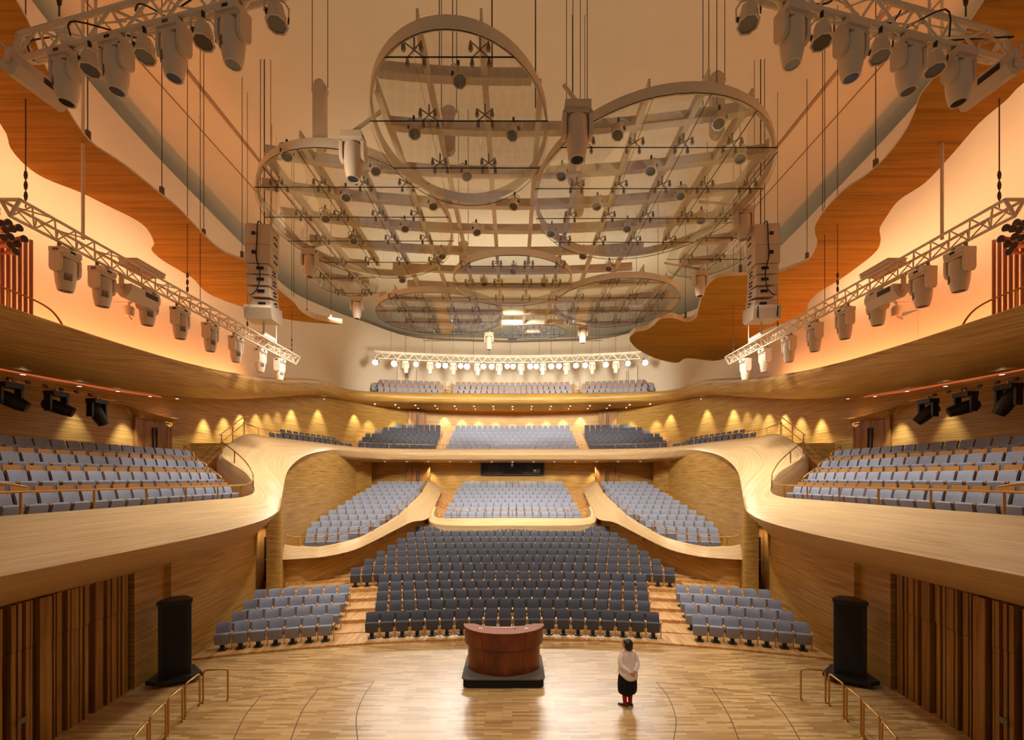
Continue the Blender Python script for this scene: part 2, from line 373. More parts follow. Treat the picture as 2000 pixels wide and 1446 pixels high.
# ---- side balconies: four tiers and the stair at their far end
for s in (-1, 1):
    for r in range(4):
        z = 4.36+.487*r; xf = 9.92+1.1*r; ye = 18.7+.85*r
        mb = MB(); mb.box((s*(xf+16.2)/2, (2+ye)/2, (z+4.0)/2-.1), (16.2-xf, ye-2, z-4.0+.2)); struct(mb.build('floor_step', 'tread'))
        if r < 3:
            y0 = 17.55+.85*r
            mb = MB(); mb.box((s*(xf+.55+12.0+1.1*r)/2, (y0+ye)/2, z+.1), (.8, ye-y0, .29)); struct(mb.build('floor_step', 'tread'))
            mb = MB(); mb.box((s*(xf+.9), (y0+ye)/2+.1, z+.12), (.4, ye-y0-.2, .29)); struct(mb.build('floor_step', 'tread'))
    for i in range(7):
        mb = MB(); mb.box((s*13.55, 20.6+.45*i+1.2, (11.1+.19*i)/2), (.95, 2.4, 1.1+.19*i)); struct(mb.build('floor_step', 'tread'))
# ================================================================== walls
UP = [(-10.5, -3), (-11.6, 2), (-12.7, 7.5), (-13.8, 13.2), (-14.55, 15.5), (-15.2, 19.8), (-15.9, 27.3), (-16.3, 33.5), (-15.2, 37), (-13.2, 40.5), (-9.2, 45.5), (0, 47)]
UPB = [(-14.4, -3), (-14.5, 2), (-14.6, 7.5), (-14.7, 13.2), (-14.8, 15.5), (-15.1, 19.8), (-15.3, 27.3), (-15.0, 33.5), (-14.3, 36.6), (-12.9, 40.2), (-8.6, 43.4), (0, 44.4)]
UPZ = [8.9, 8.9, 8.9, 8.95, 9.05, 9.5, 10.7, 11.9, 12.1, 12.2, 12.2, 12.2]
W2 = [(-15.6, -1), (-15.6, 8), (-15.6, 20), (-15.7, 26), (-14.8, 33), (-13.1, 38.3), (-10.2, 41.8), (-6, 43.6), (0, 44.3)]
W2T = [8.85, 8.85, 9.2, 10.1, 11.5, 11.8, 11.8, 11.8, 11.8]
for s, nm in ((-1, 'left'), (1, 'right')):
    fl = s > 0
    struct(loft('wall_%s_upper' % nm, [[V(x0, y0, z), V(x0*.6+x1*.4, y0*.6+y1*.4, z+(19.2-z)*.55), V(x1, y1, 19.2)] for (x0, y0), (x1, y1), z in zip(UPB, UP, UPZ)], 'plaster', nu=6, nv=3, flip=fl), 'orange lit plaster wall above the top balcony '+SIDE[s])
    struct(upright('wall_%s_gallery' % nm, W2, 5.0, W2T, 'oak', flip=fl), 'oak veneered wall behind the balcony seats '+SIDE[s])
    struct(upright('wall_%s_shell' % nm, [(x*1.22-.5, y+(3 if y > 40 else 0)) for x, y in UP], 18.4, 20.9, 'plaster', flip=fl), 'plaster wall in the ceiling gap '+SIDE[s])
    # stage side wall
    LW = [(-10.3, 11.96), (-9.80, 11.95), (-9.93, 13.15), (-9.78, 13.2), (-9.80, 15), (-10.15, 18), (-11.0, 19.9), (-11.3, 21.4)]
    struct(upright('wall_%s_stage' % nm, LW, -.02, 3.2, 'oak', nu=1, flip=fl), 'oak wall beside the stalls '+SIDE[s])
    DR = [(-10.1, 18.9, 3.5), (-9.62, 18.95, 4.75), (-9.57, 19.15, 4.95), (-9.97, 19.9, 5.72), (-10.24, 21.2, 6.25), (-10.44, 22.9, 6.6), (-10.64, 25.3, 6.92), (-10.85, 28.5, 7.2), (-11.25, 32, 7.2), (-11.55, 35, 7.0), (-11.65, 37.5, 6.8)]
    struct(upright('wall_%s_drum' % nm, [(x, y) for x, y, z in DR], .3, [z for x, y, z in DR], 'oak', nu=5, flip=fl), 'curved oak wall behind the wing stalls '+SIDE[s])
struct(upright('wall_back', [(-11.8, 37.0), (-6, 37.5), (0, 37.6), (6, 37.5), (11.8, 37.0)], 3.5, 6.75, 'oak', nu=4), 'oak wall at the back of the stalls')
# ceiling
CE = [(x*1.22-.5, y+(3 if y > 40 else 0)) for x, y in UP]
st = [[V(x, y, 20.5), V(x*.5, min(y, 40), 20.5), V(0, min(y, 36), 20.5)] for x, y in CE]
struct(loft('ceiling', [[p for p in s_] for s_ in st]+[[mir(p) for p in s_] for s_ in reversed(st[:-1])], 'ceiling', nu=3, nv=2), 'cream plaster ceiling')
for i, (x, wd) in enumerate(((-12.0, .15), (12.0, .15), (-13.45, .04), (13.45, .04))):
    mb = MB(); mb.box((x, 22, 20.48), (wd, 26, .03)); struct(mb.build('trim_%d' % (20+i), 'ceiling_slot'), 'long narrow slot in the ceiling')
# ================================================================== balcony ribbons
def A(*p): return [Vector(q) for q in p]
RA = [A((-9.95, -1, 4.3), (-9.8, -1, 4.75), (-8, -1, 4.06), (-7.97, -1, 3.9), (-8.7, -1, 3.45), (-9.9, -1, 2.95)),
      A((-9.95, 8, 4.3), (-9.8, 8, 4.75), (-8, 8, 4.06), (-7.97, 8, 3.9), (-8.7, 8, 3.45), (-9.9, 8, 2.95)),
      A((-9.95, 12, 4.3), (-9.8, 12, 4.75), (-8.1, 12, 4.07), (-8.07, 12, 3.9), (-8.8, 12, 3.46), (-9.95, 12, 2.96)),
      A((-9.95, 15, 4.3), (-9.78, 15, 4.76), (-8.35, 15, 4.15), (-8.33, 15, 3.95), (-9.0, 15, 3.5), (-9.95, 15, 3.0)),
      A((-9.95, 16.7, 4.3), (-9.75, 16.7, 4.78), (-8.75, 16.9, 4.3), (-8.75, 16.95, 4.05), (-9.35, 16.9, 3.55), (-10.1, 16.9, 3.05)),
      A((-10.05, 17.6, 4.3), (-9.85, 17.6, 5.0), (-9.1, 17.9, 4.5), (-9.12, 18, 4.25), (-9.6, 18, 3.7), (-10.25, 18.1, 3.1)),
      A((-10.75, 18.2, 4.4), (-10.55, 18.25, 5.65), (-9.47, 18.75, 4.97), (-9.5, 18.85, 4.7), (-9.8, 18.9, 4.2), (-10.3, 19, 3.6)),
      A((-12.5, 19.5, 5.5), (-12.35, 19.6, 6.48), (-9.93, 19.85, 5.75), (-9.97, 19.95, 5.5), (-10.1, 20, 5), (-10.5, 20.1, 4.5)),
      A((-13.15, 22.4, 7.0), (-13.0, 22.4, 7.57), (-10.2, 21.2, 6.3), (-10.23, 21.3, 6.1), (-10.35, 21.4, 5.8), (-10.7, 21.4, 5.6)),
      A((-12.95, 24.6, 7.1), (-12.8, 24.5, 7.62), (-10.4, 22.9, 6.68), (-10.43, 23, 6.5), (-10.55, 23.1, 6.2), (-10.9, 23.1, 6.1)),
      A((-12.15, 28.1, 7.1), (-12, 28, 7.62), (-10.6, 25.3, 6.97), (-10.63, 25.4, 6.8), (-10.75, 25.5, 6.5), (-11.1, 25.5, 6.4)),
      A((-11.5, 31.6, 7.1), (-11.35, 31.5, 7.62), (-10.78, 28.5, 7.24), (-10.8, 28.6, 7.05), (-10.95, 28.8, 6.75), (-11.3, 29, 6.65)),
      A((-10.75, 33.6, 7.1), (-10.6, 33.4, 7.62), (-10.5, 31.5, 7.36), (-10.5, 31.6, 7.0), (-10.6, 31.9, 6.75), (-11.3, 32.6, 6.65)),
      A((-9.25, 34.8, 7.12), (-9.2, 34.6, 7.63), (-9.1, 34.0, 7.43), (-9.1, 34.0, 6.97), (-9.2, 34.4, 6.73), (-10.6, 37.2, 6.64)),
      A((-5.9, 35.95, 7.12), (-5.9, 35.75, 7.65), (-5.9, 35.05, 7.45), (-5.9, 35.0, 6.97), (-5.9, 35.35, 6.73), (-6, 37.6, 6.64)),
      A((0, 36.2, 7.12), (0, 36, 7.67), (0, 35.3, 7.46), (0, 35.25, 6.97), (0, 35.6, 6.73), (0, 37.7, 6.64))]
struct(loft('trim_31', full(RA), 'oak_light', nu=6, nv=3, smooth=50), 'sweeping pale oak parapet of the side balconies and second tier')
RC = [A((-12.0, -1, 8.95), (-11.3, -1, 9.22), (-10.8, -1, 9.15), (-11.0, -1, 8.9), (-11.6, -1, 8.66), (-13, -1, 8.55), (-15.4, -1, 8.75)),
      A((-12.5, 9.9, 9.0), (-11.5, 9.9, 9.28), (-11, 9.9, 9.2), (-11.2, 9.9, 8.95), (-11.7, 9.9, 8.68), (-13, 9.9, 8.55), (-15.4, 9.9, 8.75)),
      A((-13.3, 14.1, 9.05), (-11.5, 14.1, 9.32), (-11, 14.1, 9.25), (-11.2, 14.1, 9.0), (-11.7, 14.1, 8.72), (-13, 14.1, 8.56), (-15.4, 14.1, 8.77)),
      A((-13.9, 17.5, 9.3), (-11.8, 17.5, 9.6), (-11.3, 17.5, 9.55), (-11.45, 17.5, 9.25), (-11.95, 17.6, 8.93), (-13.2, 17.8, 8.7), (-15.5, 18, 8.95)),
      A((-14.3, 21, 9.8), (-12.5, 21, 10.15), (-12, 21, 10.1), (-12.1, 21.1, 9.7), (-12.35, 21.2, 9.35), (-13.4, 21.3, 9.1), (-15.6, 21.5, 9.3)),
      A((-14.5, 25, 10.5), (-13.2, 25, 10.87), (-12.8, 25, 10.82), (-12.85, 25.1, 10.4), (-13.0, 25.3, 10.08), (-13.8, 25.6, 9.9), (-15.6, 26, 10.05)),
      A((-14.9, 33, 12.0), (-14.0, 33, 12.4), (-13.6, 33, 12.36), (-13.55, 33.1, 11.9), (-13.6, 33.2, 11.58), (-14, 33.4, 11.42), (-14.75, 33.6, 11.45)),
      A((-13.5, 38.2, 12.3), (-13.2, 37.7, 12.62), (-12.9, 37.3, 12.45), (-12.8, 37.4, 12.1), (-12.8, 37.6, 11.85), (-12.9, 38, 11.72), (-13.0, 38.4, 11.7)),
      A((-9, 39.6, 12.2), (-9, 39.35, 12.72), (-9, 38.6, 12.3), (-9, 38.65, 12.0), (-9, 38.95, 11.8), (-9, 39.8, 11.72), (-9.2, 42.5, 11.7)),
      A((0, 40.3, 12.2), (0, 40.05, 12.78), (0, 39.3, 12.28), (0, 39.35, 12.0), (0, 39.65, 11.8), (0, 40.5, 11.72), (0, 44.4, 11.7))]
struct(loft('trim_32', full(RC), 'oak', nu=7, nv=3, smooth=50), 'sweeping oak parapet and soffit of the top balcony')
WB = [((-10.45, 20.3, 2.72), (-10.35, 20.1, 1.87)), ((-10.0, 20.5, 2.45), (-9.6, 20.15, 1.9)), ((-9.35, 20.7, 2.37), (-9.0, 20.25, 1.93)), ((-8.5, 20.9, 2.36), (-8.3, 20.45, 1.97)),
      ((-7.45, 22.4, 2.53), (-7.45, 21.4, 2.08)), ((-6.87, 23.8, 2.86), (-6.95, 22.8, 2.28)), ((-6.3, 25.6, 3.34), (-6.3, 24.5, 2.64)), ((-6.15, 28, 3.83), (-5.75, 26.2, 2.93)),
      ((-6.05, 31, 4.4), (-5.1, 27.9, 3.02)), ((-6.15, 34.2, 5.08), (-5.15, 31.5, 3.85)), ((-6.2, 35.6, 5.2), (-5.35, 35.2, 4.6))]
for s, nm in ((-1, 'left'), (1, 'right')):
    st = []
    for i, (a, b) in enumerate(WB):
        a, b = Vector(a), Vector(b); a2, b2 = Vector(WB[min(i+1, len(WB)-1)][0]), Vector(WB[max(i-1, 0)][0]); t = (a2-b2); nn = V(-t.y, t.x, 0).normalized()
        ib = a+nn*.14; fl = V(ib.x, ib.y, a.z-.55)
        st.append([fl, ib, a, b])
    struct(loft('trim_%d' % (33 if s < 0 else 34), st, 'oak_light', nu=6, nv=1, flip=s > 0, smooth=35), 'pale curved oak parapet of the wing stalls '+SIDE[s])
    WP = [(-10.9, 20.5), (-9.75, 20.4), (-9.2, 20.6), (-8.6, 21.0), (-7.95, 22.0), (-7.45, 23.4), (-6.8, 25.0), (-6.15, 26.6), (-5.4, 28.1), (-5.4, 31.6), (-5.45, 35.3)]
    st = [[Vector(b)+V(0, .02, 0), V(q[0], q[1], b[2]-.01), V(q[0], q[1], -.02)] for (a, b), q in zip(WB, WP)]
    st[0][0].x -= .5
    struct(loft('wall_%s_wing' % nm, st, 'oak', nu=6, nv=1, flip=s > 0, smooth=35), 'oak wall under the wing stalls '+SIDE[s])
CB = [A((-4.75, 29.5, 3.0), (-4.85, 29.4, 3.62), (-5.0, 29.3, 3.6), (-5.15, 29, 3.3), (-5.15, 29, 1.5)),
      A((-4.7, 28.4, 2.6), (-4.82, 28.3, 3.2), (-4.97, 28.2, 3.17), (-5.1, 28, 2.95), (-5.1, 28, 1.5)),
      A((-4.3, 28.05, 2.5), (-4.4, 27.9, 3.02), (-4.45, 27.72, 2.99), (-4.6, 27.4, 2.72), (-4.6, 27.5, 1.5)),
      A((-3, 28.1, 2.5), (-3, 28.0, 3.0), (-3, 27.85, 2.97), (-3, 27.45, 2.6), (-3, 27.6, 1.5)),
      A((0, 28.25, 2.5), (0, 28.15, 3.0), (0, 28.0, 2.97), (0, 27.6, 2.6), (0, 27.75, 1.5))]
struct(loft('trim_35', full(CB), 'oak_light', nu=5, nv=1, smooth=35), 'low pale oak parapet in front of the raised centre block')
# ================================================================== slatted stage walls
SL = [(0, 9, 2), (9, 15, 0), (15, 22, 2), (22, 32, 1), (32, 40, 2), (40, 42, 0), (42, 46, 2), (46, 50, 1), (50, 58, 0), (58, 82, 3), (82, 93, 1), (93, 96, 2), (96, 100, 0), (100, 110, 2), (110, 120, 1), (120, 123, 0),
      (123, 128, 2), (128, 132, 0), (132, 146, 2), (146, 150, 0), (150, 155, 2), (155, 161, 1), (161, 168, 2), (168, 172, 0), (172, 181, 1), (181, 184, 0), (184, 187, 2), (187, 188, 0), (188, 200, 2), (200, 210, 1), (210, 216, 2), (216, 220, 0), (220, 230, 2),
      (230, 234, 0), (234, 238, 2), (238, 243, 1), (243, 249, 2), (249, 251, 0), (251, 254, 2), (254, 259, 0)]
def wy(px): return 9.75*F/(CX-px)
SLY = [(wy(a), wy(b), d) for a, b, d in SL]
yy = SLY[0][0]; pre = []
while yy > 5.2:
    wd = random.choice((.07, .1, .18, .22)); pre.append((yy-wd, yy, random.choice((2, 0, 1, 2)))); yy -= wd
for s, nm in ((-1, 'left'), (1, 'right')):
    wx = lambda y: -9.55-.094*(y-9)
    st = [(wx(y)-.26, y) for y in (5, 8, 11.95)]
    wl = struct(upright('wall_%s' % nm, st, -.02, 3.1, 'dark', nu=1, flip=s > 0), 'stage wall of upright oak slats '+SIDE[s])
    for a, b, d in pre+SLY:
        if d == 0: continue
        dep = (.26, .10, .0, -.05)[d]; x = wx((a+b)/2)
        for z0, z1, q in (((0, 3.04, 0),) if d == 3 else ((2.135, 3.04, 0), (0, 2.125, .09 if d == 1 else 0.006))):
            mb = MB(); xx = x-dep-q; mb.box((s*(-xx+.13), (a+b)/2, (z0+z1)/2), (.26-(.09 if q > .05 else 0), b-a, z1-z0))
            mb.build('slat', 'oak_vert', wl)
    mb = MB(); mb.box((s*(-wx(8.95)-.055), 8.92, .78), (.012, .17, .11)); o = mb.build('socket_plate', 'beige_box', wl)
# ================================================================== doors
def door(n, c, wdt, hgt, face, label, leaf='door', handle='black'):
    """double door: frame, two leaves, two long pull handles; c is the bottom centre, face the plan direction it looks to"""
    a = math.atan2(face[1], face[0])+PI/2
    d = thing('door_%d' % n, label, None, c, a); tag(d, kind='structure')
    for sx in (-1, 1):
        MB().box((sx*(wdt/2+.05), 0, hgt/2), (.1, .12, hgt)).build('door_frame', leaf, d)
        lf = MB().box((sx*wdt/4, 0, hgt/2), (wdt/2-.012, .07, hgt-.02)).build('door_leaf', leaf, d)
        MB().box((sx*.09, -.07, hgt*.5), (.05, .05, hgt*.72)).build('handle', handle, lf)
    MB().box((0, 0, hgt+.05), (wdt+.2, .12, .1)).build('door_frame', leaf, d)
    return d
for s, i in ((-1, 0), (1, 1)):
    door(1+i, (s*15.5, 19.9, 5.82), 1.75, 2.1, (-s, -.05), 'oak double door at the back of the side balcony '+SIDE[s])
    door(3+i, (s*7.6, 37.15, 4.2), 1.7, 2.05, (-s*.05, -1), 'oak double door behind the wing stalls '+SIDE[s])
    door(5+i, (s*8.75, 42.35, 9.4), 1.45, 2.15, (-s*.42, -1), 'oak double door at the back of the second tier '+SIDE[s])
    door(7+i, (s*11.02, 20.55, .47), 1.1, 2.75, (-s, -.2), 'oak door beside the stalls under the side balcony '+SIDE[s])
    door(9+i, (s*(9.75 if s < 0 else 10.5), 42.5 if s < 0 else 42.0, 13.36), 1.5, 2.1, (-s*.45, -1), 'cream double door behind the top balcony '+SIDE[s], 'plaster', 'steel')
    # flared hood round the balcony door
    hd = [A((-15.55, 18.2, 8.35), (-15.55, 18.6, 8.3), (-15.55, 18.9, 7.95)), A((-15.2, 18.3, 8.3), (-15.15, 18.8, 8.2), (-15.35, 18.98, 7.93)), A((-15.05, 19.9, 8.12), (-15.1, 19.9, 8.05), (-15.5, 19.9, 7.98)), A((-15.2, 21.4, 8.2), (-15.15, 20.95, 8.1), (-15.35, 20.85, 7.93)), A((-15.6, 21.6, 8.2), (-15.6, 21.2, 8.1), (-15.6, 21.0, 7.95))]
    struct(loft('trim_%d' % (40+i), hd, 'oak', nu=5, nv=3, flip=s > 0), 'flared oak hood over the balcony door '+SIDE[s])
# control booth window
bw = thing('window_1', 'dark control booth window in the back wall of the stalls', None, (0, 37.45, 5.72)); tag(bw, kind='structure')
MB().box((0, .02, .45), (5.06, .06, .92)).build('booth_interior', 'dark', bw)
for x, wd in ((-2.5, .14), (-.78, .2), (.78, .2), (2.5, .14)): MB().box((x, -.04, .45), (wd, .1, .94)).build('window_frame', 'black', bw)
for z in (-.02, .92): MB().box((0, -.04, z), (5.06, .1, .07)).build('window_frame', 'black', bw)
for x in (-1.64, 0, 1.64): MB().box((x, -.02, .45), (1.52, .02, .85)).build('window_pane', 'glass', bw)
for x in (-1.9, -1.75, -1.6, -1.45, -1.3, -1.15, 1.15, 1.3, 1.45, 1.6): MB().box((x, -.005, .5), (.03, .02, .6)).build('blind_slat', 'cable', bw)
for x in (-1.64, 1.4): MB().box((x, -.005, .12), (1.4, .02, .07)).build('desk_edge', 'cherry_top', bw)
MB().box((1.95, -.012, .26), (.55, .03, .34)).build('equipment_panel', 'beige_box', bw); MB().box((1.82, -.03, .3), (.14, .02, .03)).build('indicator_light', 'indicator', bw)
mb = MB(); mb.box((14.9, 17.4, 11.1), (.03, .95, 1.05)); struct(mb.build('trim_50', 'plaster'), 'flush access panel in the orange lit wall')
# ================================================================== seats
def seat_meshes(fab):
    me = {}
    def slab(secs, hw, bow=0, nx=5):
        """fabric pad: a (y, z) outline swept across the width, corners pinched, front face slightly hollow"""
        rs = []
        for i in range(nx):
            t = -1+2*i/(nx-1); x = hw*t; e = .94 if abs(t) == 1 else 1
            cy = sum(p[0] for p in secs)/len(secs); cz = sum(p[1] for p in secs)/len(secs)
            rs.append([(x, cy+(y-cy)*e-bow*t*t, cz+(z-cz)*e) for y, z in secs])
        return MB().rings(rs)
    me['backrest'] = slab([(.05, .40), (.10, .66), (.145, .80), (.165, .82), (.20, .815), (.20, .78), (.15, .60), (.12, .40)], .208, .03).mesh('backrest', fab, 50)
    me['seat_cushion'] = slab([(-.12, .19), (-.20, .46), (-.205, .53), (-.17, .56), (-.06, .545), (-.01, .49), (.01, .24), (-.05, .18)], .203, .0).mesh('seat_cushion', fab, 50)
    a = MB(); a.box((.252, -.06, .535), (.05, .26, .035)); a.box((.252, -.01, .27), (.03, .07, .50)); a.box((.252, -.01, .01), (.05, .16, .02))
    me['armrest'] = a.mesh('armrest', 'oak_seat')
    p = MB(); p.box((0, -.05, .13), (.12, .09, .24)); p.prism([(-.11, -.16), (.11, -.16), (.14, -.02), (.11, .06), (-.11, .06), (-.14, -.02)], 0, .04)
    me['pedestal'] = p.mesh('pedestal', 'black')
    me['number_plate'] = MB().box((.165, .118, .775), (.03, .01, .02), Matrix.Identity(4)).mesh('number_plate', 'brass')
    me['back_panel'] = MB().extrude_x([(.19, .58), (.225, .935), (.24, .94), (.25, .935), (.22, .58)], -.2, .2).mesh('back_panel', 'oak_panel')
    return me
SM = {'a': seat_meshes('fabric'), 'b': seat_meshes('fabric_dark')}
SEATS = []     # (x, y, z, rz, label, group, kind, panel)
def seat(x, y, z, rz, label, group, fab='a', panel=False): SEATS.append((x, y, z, rz, label, group, fab, panel))
def arcseat(R, phi, z, *a): p = arc(R, phi, z); seat(p.x, p.y, p.z, -phi, *a)
def px_phi(R, px):
    """angle on a row where it crosses the sight line of a photograph column"""
    kx = (px-CX)/F; lo, hi = -1.2, 1.2
    for _ in range(50):
        m = (lo+hi)/2; p = arc(R, m)
        if p.x-kx*p.y < 0: lo = m
        else: hi = m
    return (lo+hi)/2
PT = .503
# centre stalls
for kk, n in enumerate([20, 20, 21, 22, 23, 29, 28, 27, 26, 25, 24, 23]):
    R = 28+1.05*kk
    for i in range(n):
        arcseat(R, (i-(n-1)/2)*PT/R, SZ[kk], 'charcoal seat, %s from the woman\'s aisle, %s row of the centre stalls' % (ORD[n-1-i], ORD[kk]), 'seats of the centre stalls', 'b')
# side stalls
for s in (-1, 1):
    for kk, xi in enumerate((6.2, 6.35, 6.55, 6.75)):
        R = 28+1.05*kk; f0 = math.asin(xi/R)
        for i in range(7):
            arcseat(R, s*(f0+(i+.0)*PT/R), SZ[kk], 'grey seat, %s from the aisle, %s row of the side stalls %s' % (ORD[i], ORD[kk], SIDE[s].replace('on the side ', '')), 'seats of the side stalls')
# wing stalls
wn = [4, 6, 7, 7, 8, 8, 8, 8, 8, 7, 7, 7]; wo = [594, 597, 605.5, 623, 640, 657.5, 673, 687.5, 700.5, 713, 724.5, 736]
for s in (-1, 1):
    for r in range(12):
        R = 35.3+1.12*r; f0 = px_phi(R, wo[r])
        for i in range(wn[r]): arcseat(R, -s*(f0+(i+.5)*PT/R), 1.88+.2236*r, 'grey seat of the wing stalls', 'seats of the wing stalls')
for r, n in enumerate([17, 17, 17, 16, 17, 16, 17, 16, 16]):
    R = 40.6+1.06*r
    for i in range(n): arcseat(R, (i-(n-1)/2)*PT/R, 2.5+.2275*r, 'grey seat of the raised centre block', 'seats of the raised centre block')
for j in range(7):
    R = 48.4+j; n = 21 if j % 2 == 0 else 20
    for i in range(n): arcseat(R, (i-(n-1)/2)*PT/R, 7.15+.378*j, 'grey seat of the second tier', 'seats of the second tier')
    for s in (-1, 1):
        fi = abs(px_phi(R, (847, 852, 855, 857, 860, 861, 861)[j])); fo = abs(px_phi(R, (701, 702, 706, 712, 731, 749, 765)[j]))
        m = int(round((fo-fi)*R/PT))
        for i in range(m): arcseat(R, s*(fi+(i+.5)*PT/R), 7.15+.378*j, 'grey seat of the second tier', 'seats of the second tier', 'b')
for s in (-1, 1):
    for (xa, ya, xb, yb, n, z) in ((-13.25, 25.6, -11.85, 34.0, 15, 7.15), (-14.0, 28.3, -13.0, 33.8, 10, 7.6)):
        rz = math.atan2(1, 0)+math.atan2(-(xb-xa), (yb-ya))
        for i in range(n):
            t = i/(n-1); seat(-s*(xa+(xb-xa)*t) if s > 0 else xa+(xb-xa)*t, ya+(yb-ya)*t, z, -s*rz, 'grey seat of the second tier flank', 'seats of the second tier flank', 'b')
for j in range(3):
    R = 52.5+1.05*j; n = 21
    for i in range(n): arcseat(R, (i-(n-1)/2)*PT/R, 12.26+.55*j, 'grey seat of the top balcony', 'seats of the top balcony', 'a', True)
    for s in (-1, 1):
        fi = abs(px_phi(R, (866, 862, 860)[j])); fo = abs(px_phi(R, (734, 725, 731)[j])); m = int(round((fo-fi)*R/PT))
        for i in range(m): arcseat(R, s*(fi+(i+.5)*PT/R), 12.26+.55*j, 'grey seat of the top balcony', 'seats of the top balcony', 'a', True)
# side balconies
for s in (-1, 1):
    for r in range(4):
        x = -10.42-1.1*r; ye = 17.0+.85*r; y0 = -x*F/(CX+22); n = int((ye-y0)/PT)+1
        for i in range(n):
            seat(-x if s > 0 else x, ye-i*PT, 4.36+.487*r, -s*PI/2, 'grey seat, %s from the stairs, %s row of the balcony %s' % (ORD[i] if i < 30 else 'last', ['front', 'second', 'third', 'back'][r], SIDE[s].replace('on the side ', '').replace('on the', 'on')), 'seats of the side balconies', 'a', r < 3)
SEATS.sort(key=lambda q: q[1])
NEAR, FAR = SEATS[:300], SEATS[300:]
for x, y, z, rz, lab, grp, fab, pan in NEAR:
    t = thing('theatre_seat', lab, 'seat', (x, y, z), rz, grp)
    for nm in ('backrest', 'seat_cushion', 'armrest', 'pedestal', 'number_plate')+(('back_panel',) if pan else ()):
        put(nm, SM[fab][nm], t)
# all the seats further off, beyond the three hundred nearest: one object
import numpy as np
def flat(me):
    v = np.empty(len(me.vertices)*3); me.vertices.foreach_get('co', v); return v.reshape(-1, 3), [tuple(p.vertices) for p in me.polygons]
FM = ['fabric', 'fabric_dark', 'oak_seat', 'black', 'oak_panel']
mb = MB()
for x, y, z, rz, lab, grp, fab, pan in FAR:
    c, s_ = math.cos(rz), math.sin(rz)
    for nm in ('backrest', 'seat_cushion', 'armrest', 'pedestal')+(('back_panel',) if pan else ()):
        co, fs = flat(SM[fab][nm]) if (fab, nm) not in _rod else _rod[(fab, nm)]
        _rod[(fab, nm)] = (co, fs)
        w_ = np.stack([co[:, 0]*c-co[:, 1]*s_+x, co[:, 0]*s_+co[:, 1]*c+y, co[:, 2]+z], 1)
        mb.cur = (0 if fab == 'a' else 1) if nm in ('backrest', 'seat_cushion') else {'armrest': 2, 'pedestal': 3, 'back_panel': 4}[nm]
        b = len(mb.v); mb.v += w_.tolist(); mb.f += [tuple(i+b for i in f) for f in fs]; mb.mi += [mb.cur]*len(fs)
o = mb.build('theatre_seats', FM, None, 50)
tag(o, 'rows of grey theatre seats further back in the wings and upper tiers', 'seat', 'seats further back', 'stuff')
